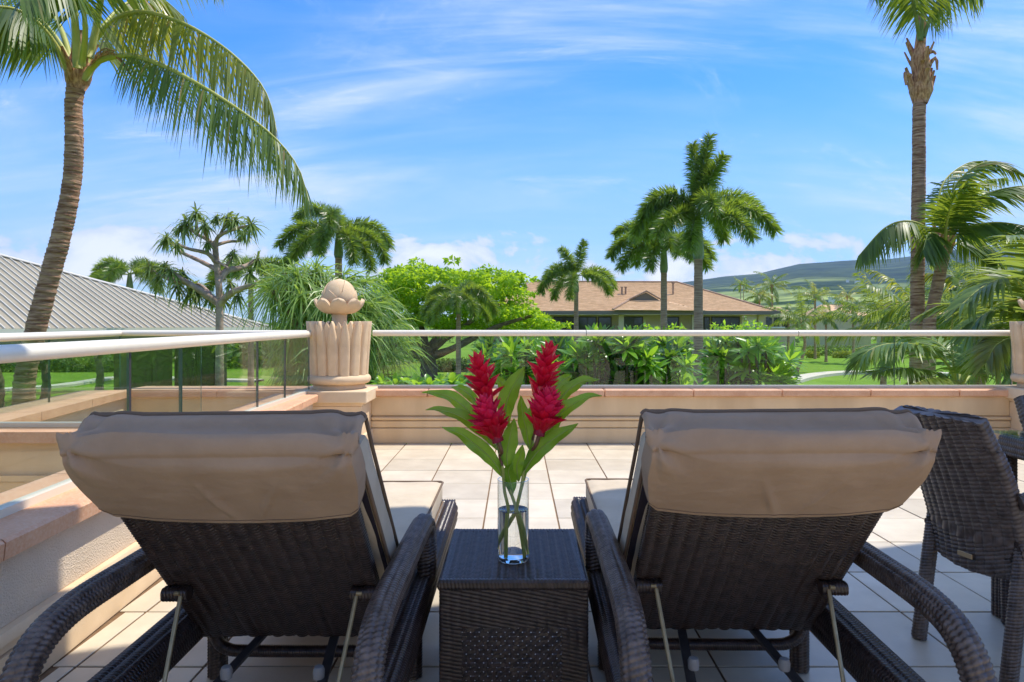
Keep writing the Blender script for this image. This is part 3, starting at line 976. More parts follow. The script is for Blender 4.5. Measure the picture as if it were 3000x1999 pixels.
# ---------------------------------------------------------------- pedestals and planters
def pedestal(cx, cyy, label, label_pot):
    t = thing('stone_pedestal', label, 'pedestal', (cx, cyy, 0), 0, 'stone pedestals carrying planters')
    hw = 0.272
    mb = MB(); mb.box((-hw, -hw, 0), (hw, hw, 0.40), 0.006); put('shaft', mb, MT['cap'], t)
    mb = MB(); mb.box((-hw - 0.022, -hw - 0.022, 0), (hw + 0.022, hw + 0.022, 0.14), 0.01); put('plinth', mb, MT['cap'], t)
    mb = MB(); mb.box((-hw - 0.012, -hw - 0.012, 0.402), (hw + 0.012, hw + 0.012, 0.428), 0.004); mb.box((-hw - 0.055, -hw - 0.055, 0.430), (hw + 0.055, hw + 0.055, 0.536), 0.007)
    put('cap_slab', mb, MT['cap'], t)
    p = thing('stone_planter', label_pot, 'planter', (cx, cyy, 0.537), 0, 'carved stone planters on the pedestals')
    def Rz(z):                                   # body radius by height above ring
        return 0.254 + 0.026 * (z / 0.50) ** 1.3
    mb = MB(); mb.lathe([(0.0, 0.0), (0.238, 0.0), (0.238, 0.03), (0.228, 0.045)], 48); put('foot', mb, MT['sand'], p, sharp=40)
    th = np.linspace(-np.pi / 2, np.pi / 2, 14)
    mb = MB(); mb.lathe([(0.2, 0.045)] + [(0.248 + 0.042 * math.cos(a), 0.087 + 0.042 * math.sin(a)) for a in th] + [(0.2, 0.13)], 56)
    put('ring', mb, MT['sand'], p, sharp=None)
    zs = np.linspace(0, 0.45, 14)
    mb = MB(); mb.lathe([(Rz(z) - 0.026, 0.126 + z) for z in zs] + [(Rz(.45) - 0.05, 0.126 + 0.45), (Rz(.4) - 0.06, 0.126 + 0.40), (0.0, 0.126 + 0.39)], 48)
    put('bowl', mb, MT['sand'], p, sharp=45)
    def petal(h, w0, w1, raise_, tp0, back=0.012):
        nz, na = 22, 11
        mb = MB(); z = np.linspace(0, 1, nz); a = np.linspace(-1, 1, na)
        wid = w0 + (w1 - w0) * np.sin(np.clip(z / 0.62, 0, 1) * np.pi / 2)
        tip = np.clip((z - tp0) / (1 - tp0), 0, 1)
        wid = wid * np.clip(1 - tip ** 1.7, 0.0, 1) ** 0.72
        zz = z * h
        ang = wid[:, None] * a[None]
        rad = np.array([Rz(q) for q in zz])[:, None] - back + raise_ * (1 - np.abs(a)[None] ** 5) * np.clip(1.0 - 0.3 * (1 - z[:, None]), 0, 1)
        G = np.stack([rad * np.cos(ang), rad * np.sin(ang), np.broadcast_to(0.128 + zz[:, None], ang.shape)], -1)
        inner = np.stack([(rad * 0 + Rz(0.2) - 0.035) * np.cos(ang), (rad * 0 + Rz(0.2) - 0.035) * np.sin(ang), np.broadcast_to(0.128 + zz[:, None], ang.shape)], -1)
        mb.grid(G)
        for e0, e1 in ((G[:, 0], inner[:, 0]), (inner[:, -1], G[:, -1]), (inner[-1], G[-1])):
            mb.grid(np.stack([e0, e1], 1))
        # rounded rim goes back over the top
        m_ = mb.mesh('petal', True, 50, fix=False); m_.materials.append(MT['sand']); return m_
    pm = petal(0.496, 0.190, 0.210, 0.032, 0.42); pm2 = petal(0.488, 0.12, 0.17, 0.010, 0.70, 0.022)
    n = 15
    for k in range(n):
        o = link('petal', pm, None, p); o.rotation_euler = (0, 0, 2 * math.pi * (k + 0.3) / n)
        o = link('petal', pm2, None, p); o.rotation_euler = (0, 0, 2 * math.pi * (k + 0.8) / n)
    # lotus bud finial standing in the planter
    f = thing('lotus_finial', 'carved lotus bud finial rising from ' + ('the planter at the corner beside the left chaise' if cx < 0 else 'the planter at the right edge of the photo'), 'finial', (cx, cyy, 0.537), 0, 'lotus bud finials')
    z0 = 0.126 + 0.386
    mb = MB(); mb.lathe([(0.074, z0), (0.067, z0 + 0.12), (0.072, z0 + 0.20)], 28); put('stem', mb, MT['sand'], f, sharp=None)
    zb = 1.236 - 0.537
    mb = MB(); mb.lathe([(0.02, zb - 0.012), (0.075, zb - 0.008), (0.13, zb + 0.012), (0.165, zb + 0.042), (0.15, zb + 0.055), (0.10, zb + 0.05)], 40); put('cup', mb, MT['sand'], f, sharp=None)
    nz, na = 12, 13
    z = np.linspace(0, 1, nz); a = np.linspace(-1, 1, na)
    mb = MB()
    wid = 0.43 * np.sqrt(np.clip(1 - np.clip((z - 0.30) / 0.70, 0, 1) ** 2.0, 0, 1))
    rad = 0.10 + 0.125 * np.sin(z * np.pi / 2 * 0.98)[:, None] ** 0.8 + 0.008 * (1 - a[None] ** 2)
    zz = zb - 0.006 + 0.135 * z ** 1.25
    ang = wid[:, None] * a[None]
    G = np.stack([rad * np.cos(ang), rad * np.sin(ang), np.broadcast_to(zz[:, None], ang.shape)], -1)
    Gi = G * np.array((0.90, 0.90, 1)) + np.array((0, 0, 0.012))
    mb.grid(G); mb.grid(Gi[:, ::-1])
    for e0, e1 in ((Gi[:, 0], G[:, 0]), (G[:, -1], Gi[:, -1]), (G[-1], Gi[-1])): mb.grid(np.stack([e1, e0], 1))
    pm3 = mb.mesh('cup_petal', True, 60); pm3.materials.append(MT['sand'])
    for k in range(8):
        o = link('cup_petal', pm3, None, f); o.rotation_euler = (0, 0, 2 * math.pi * (k + 0.28) / 8)
    def egg(q): return 0.151 * np.sin(np.pi * (0.13 + 0.87 * (1 - q)) ** 0.80)        # q 0 base..1 top
    q = np.linspace(0, 1, 20)
    ez0, eh = zb + 0.045, 1.560 - 0.537 - zb - 0.045
    def eggr(q): return 0.150 * np.sqrt(np.clip(1 - (np.abs(q - 0.34) / np.where(q > 0.34, 0.66, 0.60)) ** 2.0, 0, 1))
    mb = MB(); mb.lathe(np.stack([np.maximum(eggr(q) - 0.004, 0.0005), ez0 + eh * q], 1), 40); put('bud', mb, MT['sand'], f, sharp=None)
    def scale_(h0, h1, hw_, off):
        mb = MB(); nz = 14
        z = np.linspace(0, 1, nz); qq = h0 + (h1 - h0) * z
        wid = hw_ * np.clip(1 - np.clip((z - 0.25) / 0.75, 0, 1) ** 1.8, 0.01, 1)
        ang = wid[:, None] * a[None] / np.maximum(eggr(qq)[:, None] / 0.15, 0.35)
        r_ = eggr(qq)[:, None] + off * np.ones_like(ang)
        G = np.stack([r_ * np.cos(ang), r_ * np.sin(ang), np.broadcast_to((ez0 + eh * qq)[:, None], ang.shape)], -1)
        Gi = G * np.array((0.93, 0.93, 1))
        mb.grid(G)
        for e0, e1 in ((Gi[:, 0], G[:, 0]), (G[:, -1], Gi[:, -1]), (G[-1], Gi[-1])): mb.grid(np.stack([e1, e0], 1))
        m_ = mb.mesh('bud_scale', True, 60); m_.materials.append(MT['sand']); return m_
    for (h0, h1, hw_, off, cnt, ph) in ((0.04, 0.60, 0.64, 0.015, 6, 0.1), (0.28, 0.94, 0.56, 0.007, 5, 0.55)):
        sm_ = scale_(h0, h1, hw_, off)
        for k in range(cnt):
            o = link('bud_scale', sm_, None, f); o.rotation_euler = (0, 0, 2 * math.pi * (k + ph) / cnt)
    return t
pedestal(-1.655, 6.33, 'tan stone pedestal with square cap at the corner where the two parapet walls meet', 'carved sandstone planter of upright petals on the corner pedestal beside the left chaise')
pedestal(4.985, 6.33, 'tan stone pedestal with square cap at the right end of the far parapet wall', 'carved sandstone planter of upright petals cut off by the right edge of the photo')

# ---------------------------------------------------------------- the next balcony, seen through the side glass
nb = thing('neighbour_parapet', 'pale parapet of the next balcony with orange coping seen through the side glass', 'wall', (0, 0, 0))
def wall_run(a, b, ztop, th, par, cop=0.84, over=0.05, h0=-0.3, side=1, body='plaster'):
    a, b = np.asarray(a, float), np.asarray(b, float)
    L = np.linalg.norm(b - a); d = (b - a) / L; nn = np.array((-d[1], d[0])) * side
    def o3(s, off, z): return np.array((*(a + d * s + nn * off), z))
    mb = MB()
    def cs(z0, z1, out): mb.obox(o3(0, -out, z0), o3(L, 0, 0) - o3(0, 0, 0), o3(0, th, 0) - o3(0, -out, 0), (0, 0, z1 - z0))
    cs(h0, 0.142, 0.022); cs(0.148, 0.212, 0.014); cs(0.218, 0.252, 0.028); cs(0.2525, ztop - 0.066, 0.0)
    put('plaster_face', mb, MT[body], par, sm=False, sharp=None)
    n = max(1, int(round(L / cop)))
    for k in range(n):
        s0, s1 = L * k / n + 0.003, L * (k + 1) / n - 0.003
        mb = MB(); mb.obox(o3(s0, -over, ztop - 0.065), d_ := o3(s1, 0, 0) - o3(s0, 0, 0), o3(0, th + 0.04, 0) - o3(0, -over, 0), (0, 0, 0.065))
        put('coping_stone', mb, MT['coping'], par, sm=False, sharp=None)
wall_run((-3.72, 6.43), (-1.93, 6.43), CT, 0.32, nb)
wall_run((-3.30, 4.02), (-3.70, 6.40), CT, 0.34, nb, body='stucco')
wall_run((-2.9, 1.6), (-3.30, 4.0), CT, 0.34, nb, body='stucco')
cw = thing('cross_wall', 'low cross wall with shaded orange coping meeting the side glass at left', 'wall', (0, 0, 0))
wall_run((-3.26, 3.98), (-1.94, 3.98), CT, 0.26, cw)
mb = MB(); mb.box((-3.22, 4.10, CT), (-1.92, 4.14, CT + 0.03), 0.003); put('base_channel', mb, MT['shoe'], cw)
pane_box((-3.22, 4.12), (-1.92, 4.12), CT + 0.03, RZ - 0.02, par=cw)
mb = MB(); mb.box((-3.25, 0.0, -0.3), (-1.88, 6.42, -0.02)); structure('balcony_floor', mb, MT['tile'])
gn = thing('glass_balustrade', 'distant thin cream rail over glass round the next balcony', 'balustrade', (0, 0, 0))
pts = [np.array((-2.95 - 0.17, 1.6, 0)), np.array((-3.30 - 0.17, 4.02, 0)), np.array((-3.86, 6.585, 0)), np.array((-1.94, 6.585, 0))]
for a, b in zip(pts[:-1], pts[1:]):
    n = max(1, int(np.linalg.norm(b - a) / 1.1)); d = (b - a) / n
    for k in range(n):
        u = nrm(d[:2])
        pane_box(a[:2] + d[:2] * k + u * 0.006, a[:2] + d[:2] * (k + 1) - u * 0.006, CT + 0.01, RZ - 0.012, par=gn)
mb = MB(); mb.tube(np.array([p + rz for p in pts[:3]]), RR, 16); put('rail_section', mb, MT['rail'], gn)
mb = MB(); mb.tube(np.array([p + rz for p in pts[2:]]), RR - 0.001, 16); put('rail_section', mb, MT['rail'], gn)
mb = MB(); mb.box((-4.1, 0.8, GROUND - 0.2), (-1.605, 6.75, -0.31)); structure('balcony_base_wall', mb, MT['plaster'])

# unseen roof strip, cut and raised for skylight; its edge draws the shade line
MT['shade_roof'] = mat('shade_roof_paint', (0.82, 0.76, 0.66), None, rough=0.8)
MT['facade'] = mat('facade_paint', (0.74, 0.64, 0.48), (0.78, 0.68, 0.52), scale=2, rough=0.8)
mb = MB()
ez = lambda x: 2.87 + 0.32 * x
mb.prism([(-4.0, ez(-4.0) - 2.25, 5.2), (8.5, ez(8.5) - 2.25, 5.2), (8.5, ez(8.5), 5.2), (-4.0, ez(-4.0), 5.2)], (0, 0, 0.2))
structure('shade_roof', mb, MT['shade_roof'])
mb = MB(); mb.box((-4.0, -6.2, 0.0), (8.0, -5.9, 3.3)); structure('facade_wall', mb, MT['facade'])

# ---------------------------------------------------------------- woven furniture
def rloop(w, h, r, M):
    """rounded rectangle (full width w, height h) sampled evenly; points and outward normals; starts on the +h side"""
    pts, nr = [], []
    K = 8
    for cx_, cy_, a0 in ((w / 2 - r, h / 2 - r, 0), (-w / 2 + r, h / 2 - r, 90), (-w / 2 + r, -h / 2 + r, 180), (w / 2 - r, -h / 2 + r, 270)):
        for k in range(K + 1):
            a = R(a0 + 90 * k / K)
            pts.append((cx_ + r * math.cos(a), cy_ + r * math.sin(a))); nr.append((math.cos(a), math.sin(a)))
    pts.append(pts[0]); nr.append(nr[0])
    pts, nr = np.array(pts), np.array(nr)
    s = np.concatenate([[0], np.cumsum(np.linalg.norm(np.diff(pts, axis=0), axis=1))])
    u = np.linspace(0, s[-1], M, endpoint=False)
    f = lambda a: np.stack([np.interp(u, s, a[:, 0]), np.interp(u, s, a[:, 1])], 1)
    return f(pts), nrm(f(nr)), s[-1]

FR = np.array([0.02, 0.2, 0.4, 0.6, 0.8])
def weave_sweep(path, w, h, r, d=0.010, col=0.033, amp=0.0032, cross=0.0024, up=(0, 0, 1), per=6, scale=None, cap=True, wave=0.0):
    """basket weave wrapped round a bar: strands of width d run round the section, over and under stakes col apart"""
    fine = smooth(path, 400)
    L = np.sum(np.linalg.norm(np.diff(fine, axis=0), axis=1))
    nr_ = max(3, int(round(L / d)))
    sv = (np.arange(nr_)[:, None] + FR[None]).ravel() / nr_
    row = np.repeat(np.arange(nr_), len(FR))
    fr = np.tile(FR, nr_)
    # frames on the fine path, then sampled
    T, A, B = frames(fine, up)
    q = np.linspace(0, 1, 400)
    it = lambda a: np.stack([np.interp(sv, q, a[:, k]) for k in range(3)], 1)
    p, A, B = it(fine), nrm(it(A)), nrm(it(B))
    per_ = 2 * (w + h) - 8 * r + 2 * math.pi * r
    nc = max(4, 2 * int(round(per_ / col / 2)))
    M = nc * per
    lp, ln, _ = rloop(w, h, r, M)
    colc = np.arange(M) / per
    # strands lie in columns; neighbouring columns are half a strand out of step and every strand leans a little
    cf = colc - np.floor(colc)
    vv_ = sv[:, None] * nr_ + (0.5 * (np.floor(colc) % 2) + 0.55 * (cf - 0.5))[None] + 0.10 * (hash3(row, row * 0 + 3, row * 0)[:, None] - 0.5)
    f_ = vv_ - np.floor(vv_)
    strand = np.sqrt(np.clip(1 - (2 * f_ - 1) ** 2, 0, 1))
    edge = np.minimum(cf, 1 - cf)
    hgt = amp * (strand - 0.6) - cross * 1.3 * np.exp(-(edge / 0.13) ** 2)[None] + cross * 0.5 * np.sin(np.pi * cf)[None]
    sc = np.ones(len(sv)) if scale is None else np.interp(sv, np.linspace(0, 1, len(scale)), scale)
    lx = lp[None, :, 0] * sc[:, None] + ln[None, :, 0] * hgt
    lz = lp[None, :, 1] * (sc[:, None] if scale is None or h > 0.05 else 1) + ln[None, :, 1] * hgt
    G = p[:, None] + lx[..., None] * B[:, None] + lz[..., None] * A[:, None]
    mb = MB()
    mb.grid(G, 0, closed_v=True)
    if cap:
        n0 = 0; mm = G.shape[0]
        c0 = np.vstack([G[0], G[0].mean(0)]); mb.add(c0, [(i, (i + 1) % M, M) for i in range(M)])
        c1 = np.vstack([G[-1], G[-1].mean(0)]); mb.add(c1, [((i + 1) % M, i, M) for i in range(M)])
    return mb

def weave_rect(o, eu, ev, nn, d=0.010, col=0.035, amp=0.0025, cross=0.0022, per=4, hole=None):
    """flat woven sheet: strands along eu, stacked along ev"""
    o, eu, ev, nn = (np.asarray(a, float) for a in (o, eu, ev, nn))
    Lu, Lv = np.linalg.norm(eu), np.linalg.norm(ev)
    nr_ = max(2, int(round(Lv / d))); nc = max(2, int(round(Lu / col)))
    v = np.concatenate([((np.arange(nr_)[:, None] + FR[None]) / nr_).ravel(), [1.0]])
    u = np.linspace(0, 1, nc * 6 + 1)
    colc = u * nc; cf = colc - np.floor(colc)
    vv_ = v[:, None] * nr_ + (0.5 * (np.floor(colc) % 2) + 0.45 * (cf - 0.5))[None]
    f_ = vv_ - np.floor(vv_)
    edge = np.minimum(cf, 1 - cf)
    hg = amp * np.sqrt(np.clip(1 - (2 * f_ - 1) ** 2, 0, 1)) - cross * 1.2 * np.exp(-(edge / 0.13) ** 2)[None] + cross
    G = o + u[None, :, None] * eu + v[:, None, None] * ev + hg[..., None] * nn
    return MB().grid(G)

# ---- chaise longue -------------------------------------------------------------------
Y0 = 2.10
PB, PT = np.array((2.03 - Y0, 0.235)), np.array((1.44 - Y0, 0.900))    # back panel foot and head (y, z)
pt_ = (PT - PB) / np.linalg.norm(PT - PB)
pn_ = np.array((pt_[1], -pt_[0]))                                    # towards the sitter
def pp(a, b, x):                                                     # a up the panel, b in front of it
    q = PB + pt_ * a + pn_ * b
    return np.array((x, q[0], q[1]))
PL = np.linalg.norm(PT - PB)

def make_chaise(label):
    t = thing('wicker_chaise', label, 'lounge chair', (0, 0, 0), 0, 'wicker chaises facing the garden')
    mb = weave_sweep([pp(0, -0.012, 0), pp(PL * 0.5, -0.012, 0), pp(PL * 0.93, -0.010, 0)], 0.565, 0.026, 0.012, d=0.0112, col=0.037, amp=0.0080, cross=0.0032, up=tuple(pp(0, 1, 0) - pp(0, 0, 0)))
    put('back_panel', mb, MT['wicker'], t, sharp=None)
    ay = lambda Y: Y - Y0
    for s in (-1, 1):
        x = 0.352 * s
        path = [(x, ay(2.275), 0.300), (x, ay(2.278), 0.39), (x, ay(2.262), 0.455), (x, ay(2.205), 0.492), (x, ay(2.06), 0.503), (x, ay(1.75), 0.506), (x, ay(1.52), 0.503), (x, ay(1.405), 0.468), (x, ay(1.345), 0.385), (x, ay(1.318), 0.25), (x, ay(1.305), 0.0)]
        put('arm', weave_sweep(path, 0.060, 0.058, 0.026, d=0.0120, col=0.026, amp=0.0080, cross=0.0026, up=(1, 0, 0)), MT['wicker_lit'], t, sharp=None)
        xr = 0.325 * s
        put('side_rail', weave_sweep([(xr, ay(3.20), 0.252), (xr, ay(2.2), 0.254), (xr, ay(1.25), 0.250)], 0.098, 0.100, 0.028, d=0.0120, col=0.028, amp=0.0074, cross=0.0024), MT['wicker'], t, sharp=None)
        for yl, r_ in ((2.20, 0.056), (3.12, 0.056)):
            put('leg', weave_sweep([(0.318 * s, ay(yl), 0.205), (0.318 * s, ay(yl), 0.0)], r_, r_, 0.024, d=0.0098, col=0.022, amp=0.004, cross=0.002), MT['wicker'], t, sharp=None)
        b = MB(); b.tube(np.linspace(pp(0.30, -0.055, 0.205 * s), pp(0.30, -0.055, 0.285 * s), 3), 0.021, 12)
        b2 = weave_sweep([pp(0.30, -0.046, 0.215 * s), pp(0.30, -0.046, 0.285 * s)], 0.036, 0.036, 0.017, d=0.009, col=0.024, amp=0.004, cross=0.001)
        put('rod_bracket', b2, MT['wicker'], t, sharp=None)
        top = pp(0.31, -0.054, 0.232 * s)
        low = np.array((0.205 * s, ay(1.60), 0.165))
        b = MB(); b.tube(np.linspace(top, low, 4), 0.0058, 8); b.tube(np.linspace(top + (0.0, -0.006, 0.006), top + (0.014 * s, -0.004, 0.005), 3), 0.0055, 8)
        put('support_rod', b, MT['rod'], t, sharp=40)
        b = MB(); o = np.array((0.10 * s, ay(2.10), 0.215)); e = np.array((0.20 * s, ay(1.30), 0.155)) - o
        b.obox(o - (0.013, 0, 0.004), e, (0.026, 0, 0), (0, 0, 0.009)); put('ratchet_bar', b, MT['steel_dark'], t, sm=False, sharp=None)
        b = MB(); kx = o + e * 0.36; b.lathe([(0.0, 0.0), (0.015, 0.0), (0.016, 0.020), (0.012, 0.030), (0.0, 0.031)], 14, c=tuple(kx + np.array((-0.012 * s, 0, 0.004)))); put('ratchet_knob', b, MT['bolt'], t)
        b = MB(); c = np.array((0.262 * s, ay(2.06), 0.315)); b.tube(np.array([c, c + (0.012 * s, 0, 0)]), 0.028, 18); put('hinge_disc', b, MT['bolt'], t)
    put('front_rail', weave_sweep([(-0.365, ay(3.215), 0.252), (0.365, ay(3.215), 0.252)], 0.070, 0.098, 0.024, d=0.0120, col=0.028, amp=0.0074, cross=0.0024), MT['wicker'], t, sharp=None)
    b = weave_rect((-0.28, ay(2.02), 0.282), (0.56, 0, 0), (0, 1.16, 0), (0, 0, 1), d=0.02, col=0.05); put('seat_deck', b, MT['wicker'], t, sharp=None)
    path = [(-0.300, ay(2.13), 0.235), (-0.292, ay(2.125), 0.165), (-0.255, ay(2.12), 0.128), (-0.17, ay(2.12), 0.120), (0.17, ay(2.12), 0.120), (0.255, ay(2.12), 0.128), (0.292, ay(2.125), 0.165), (0.300, ay(2.13), 0.235)]
    put('stretcher', weave_sweep(path, 0.034, 0.034, 0.0165, d=0.0075, col=0.02, amp=0.003, cross=0.0005, up=(0, 1, 0)), MT['wicker'], t, sharp=None)
    return t

def slab(w, l, th, r, puff, nx, ny, nz, wr=0.0, seed=0.0):
    """soft cushion: rounded box (x width, y length, z thickness, z from 0) with a crowned top and bottom"""
    mb = MB()
    hx, hy, hz = w / 2, l / 2, th / 2
    def face(a, b, c, sgn):
        nn = {0: nx, 1: ny, 2: nz}
        u = np.linspace(-1, 1, nn[a] + 1); v = np.linspace(-1, 1, nn[b] + 1)
        Uu, Vv = np.meshgrid(u, v, indexing='ij')
        H = (hx, hy, hz)
        p = np.zeros(Uu.shape + (3,)); p[..., a] = Uu * H[a]; p[..., b] = Vv * H[b]; p[..., c] = sgn * H[c]
        inner = np.clip(p, -np.array(H) + r, np.array(H) - r)
        q = inner + nrm(p - inner) * r
        f = (1 - np.clip(np.abs(q[..., 0]) / hx, 0, 1) ** 4) * (1 - np.clip(np.abs(q[..., 1]) / hy, 0, 1) ** 6)
        q[..., 2] += np.sign(q[..., 2]) * puff * f * np.abs(q[..., 2]) / hz
        if wr:
            n3 = fbm(q * np.array((7, 5, 7)) + seed, 3) - 0.47
            q += nrm(p - inner) * (n3 * wr)[..., None]
        mb.grid(q if sgn * (1 if (a, b, c) in ((0, 1, 2), (1, 2, 0), (2, 0, 1)) else -1) > 0 else q[::-1])
    for c, (a, b) in ((2, (0, 1)), (0, (1, 2)), (1, (2, 0))):
        for sg in (-1, 1): face(a, b, c, sg)
    return mb

def edge_loop(w, l, r, z, n=6):
    pts = []
    for cx_, cy_, a0 in ((w / 2 - r, l / 2 - r, 0), (-w / 2 + r, l / 2 - r, 90), (-w / 2 + r, -l / 2 + r, 180), (w / 2 - r, -l / 2 + r, 270)):
        for k in range(n + 1):
            a = R(a0 + 90 * k / n); pts.append((cx_ + r * math.cos(a), cy_ + r * math.sin(a), z))
    pts.append(pts[0])
    return np.array(pts)

CT_ = 0.100
def back_map(p):
    """slab space (x, y along back, z thickness) -> chaise space; the head end is cut on a slant"""
    p = np.asarray(p, float)
    a = p[..., 1] + 0.475 - 0.52 * (p[..., 2] - 0.0) * np.clip((p[..., 1] + 0.42) / 0.84, 0, 1)
    b = p[..., 2] + 0.004 + 0.026 * np.clip((0.30 - p[..., 1]) / 0.5, 0, 1)
    q = PB + pt_ * a[..., None] + pn_ * b[..., None]
    return np.stack([p[..., 0], q[..., 0], q[..., 1]], -1)

def make_cushion(label):
    t = thing('chaise_cushion', label, 'cushion', (0, 0, 0), 0, 'tan cushions on the chaises')
    mb = slab(0.618, 0.79, CT_, 0.020, 0.010, 24, 30, 8, wr=0.012)
    mb.V = [back_map(v + np.array((0, -0.03, CT_ / 2))) for v in mb.V]
    o = put('back_pad', mb, [MT['fabric_lit']], t, sharp=None, fix=True)
    for z in (0.004, CT_ - 0.004):
        mb = MB(); lp = edge_loop(0.618, 0.86 if z > 0.05 else 0.815, 0.016, z); mb.tube(back_map(resample(lp, 160)), 0.0052, 8, cap=False, up=(0.1, 0.5, 0.8)); put('piping', mb, MT['piping'], t, sharp=None)
    mb = MB(); G = np.stack([np.stack([back_map(np.array((x, y, -0.001))) for y in np.linspace(-0.41, 0.40, 12)]) for x in np.linspace(-0.303, 0.303, 6)])
    mb.grid(G); put('underside', mb, MT['navy'], t, sharp=None)
    # seat pad
    mb = slab(0.618, 1.14, CT_, 0.022, 0.010, 24, 40, 8, wr=0.012, seed=3.3)
    off = np.array((0, 2.62 - Y0, 0.302 + CT_ / 2))
    mb.V = [v + off for v in mb.V]
    put('seat_pad', mb, [MT['fabric_lit']], t, sharp=None, fix=True)
    for z in (-CT_ / 2 + 0.004, CT_ / 2 - 0.004):
        mb = MB(); mb.tube(resample(edge_loop(0.618, 1.14, 0.018, z), 180) + off, 0.0052, 8, cap=False); put('piping', mb, MT['piping'], t, sharp=None)
    # hood: covers the head end and hangs down behind the woven back
    nx, nv = 130, 110
    far, near = np.array((1.532 - Y0, 0.946)), np.array((1.434 - Y0, 0.904))
    x = np.linspace(-1, 1, nx)
    rows = []
    vv = np.linspace(0, 1, nv)
    G = np.zeros((nv, nx, 3)); Nn = np.zeros((nv, nx, 3))
    for j, v in enumerate(vv):
        for_ = np.zeros((nx, 2)); nor = np.zeros((nx, 2))
        hang = 0.228 + 0.034 * (1 - x ** 2) - 0.03 * np.clip(np.abs(x) - 0.9, 0, 1) * 10
        if v < 0.22:                                  # across the head end
            f = v / 0.22
            q = far * (1 - f) + near * f
            bulge = 0.010 * math.sin(math.pi * f) - 0.004
            for_[:] = q + np.array((-0.15, 1.0)) * bulge
            nor[:] = nrm(np.array((-0.35, 1.0)))
        else:
            f = (v - 0.22) / 0.78
            a = hang * f
            q0 = near
            for_ = q0 - pt_ * a[:, None] * 1.0 - pn_ * (0.046 * (1 - math.exp(-f * 16)) - 0.004 * f ** 2)
            nor[:] = nrm(-pn_ * min(1, f * 8) + np.array((-0.35, 1.0)) * max(0, 1 - f * 8))
        hw = 0.312 + 0.006 * math.sin(math.pi * min(1, max(0, (v - 0.15) / 0.85))) + 0.006 * math.exp(-((v - 0.22) / 0.05) ** 2)
        hw -= 0.010 * max(0, (v - 0.6) / 0.4)
        G[j, :, 0] = hw * x
        G[j, :, 1:] = for_
        Nn[j, :, 1:] = nor
        # side edges turn forward round the cushion
        e = np.clip((np.abs(x) - 0.965) / 0.035, 0, 1) ** 2
        if v >= 0.22:
            G[j, :, 1:] += pn_ * (0.045 * e)[:, None] * min(1, (v - 0.22) * 9)
        else:
            G[j, :, 2] -= 0.010 * e
    Pq = G.copy()
    wrk = (fbm(Pq * np.array((5, 11, 14)) + 5.0, 4) - 0.47) * 0.013
    for sx_ in (-1, 1):                               # folds fanning out of the two head corners
        dx = (x * sx_)[None, :] - 0.93; dv = vv[:, None] - 0.24
        rad = np.hypot(dx * 0.9, dv); an = np.arctan2(dv, -dx * 0.9)
        wrk = wrk + 0.0085 * np.sign(np.sin(an * 6 + 3 * rad)) * np.abs(np.sin(an * 6 + 3 * rad)) ** 0.7 * np.exp(-(rad / 0.30) ** 2) * np.clip(rad / 0.06, 0, 1)
    # two soft diagonal creases
    wrk = wrk + (0.008 * np.exp(-((x[None] + 0.12 - 0.4 * (vv[:, None] - 0.6)) / 0.030) ** 2) + 0.006 * np.exp(-((x[None] - 0.38 + 0.5 * (vv[:, None] - 0.6)) / 0.026) ** 2)) * np.clip((vv[:, None] - 0.45) * 3, 0, 1) * np.clip((1.0 - vv[:, None]) * 5, 0.12, 1)
    wrk = wrk + 0.0022 * np.sin(vv[:, None] * 30 + 2 * x[None] + 3 * fbm(Pq * 3, 2)) * np.exp(-((vv[:, None] - 0.30) / 0.10) ** 2)
    wrk = wrk * np.clip(1.35 - np.abs(x)[None] ** 8, 0.35, 1) + 0.013 * np.exp(-((vv[:, None] - 0.225 - 0.008 * np.sin(3 * x[None] + 1)) / 0.020) ** 2) - 0.015 * np.exp(-((vv[:, None] - 0.13) / 0.045) ** 2) - 0.008 * np.exp(-((vv[:, None] - 0.30) / 0.035) ** 2)
    G = G + Nn * wrk[..., None]
    Gi = G - Nn * 0.005
    mb = MB(); mb.grid(G[:, ::-1]); mb.grid(Gi)
    for e0, e1 in ((G[:, 0], Gi[:, 0]), (Gi[:, -1], G[:, -1]), (Gi[0], G[0]), (G[-1], Gi[-1])): mb.grid(np.stack([e0, e1], 1))
    put('hood', mb, [MT['fabric']], t, sharp=60, fix=False)
    mb = MB(); mb.tube(G[0] + np.array((0, 0, 0.001)), 0.0055, 8); put('piping', mb, MT['piping'], t, sharp=None)
    mb = MB(); mb.tube(G[-5] + Nn[-5] * 0.0006, 0.0011, 5); put('hem_stitching', mb, MT['piping'], t, sharp=None)
    return t

ch = make_chaise('dark brown wicker chaise beside the stuccoed side wall, left of the small wicker table')
ch.location = (-0.653, Y0, 0)
cu = make_cushion('tan hooded cushion laid on the chaise beside the stuccoed side wall')
cu.location = (-0.653, Y0, 0)
dup(ch, (0.618, Y0 + 0.045, 0), R(-1.2), 'dark brown wicker chaise between the small wicker table and the dining chair')
dup(cu, (0.618, Y0 + 0.045, 0), R(-1.2), 'tan hooded cushion laid on the chaise nearer the dining chairs')

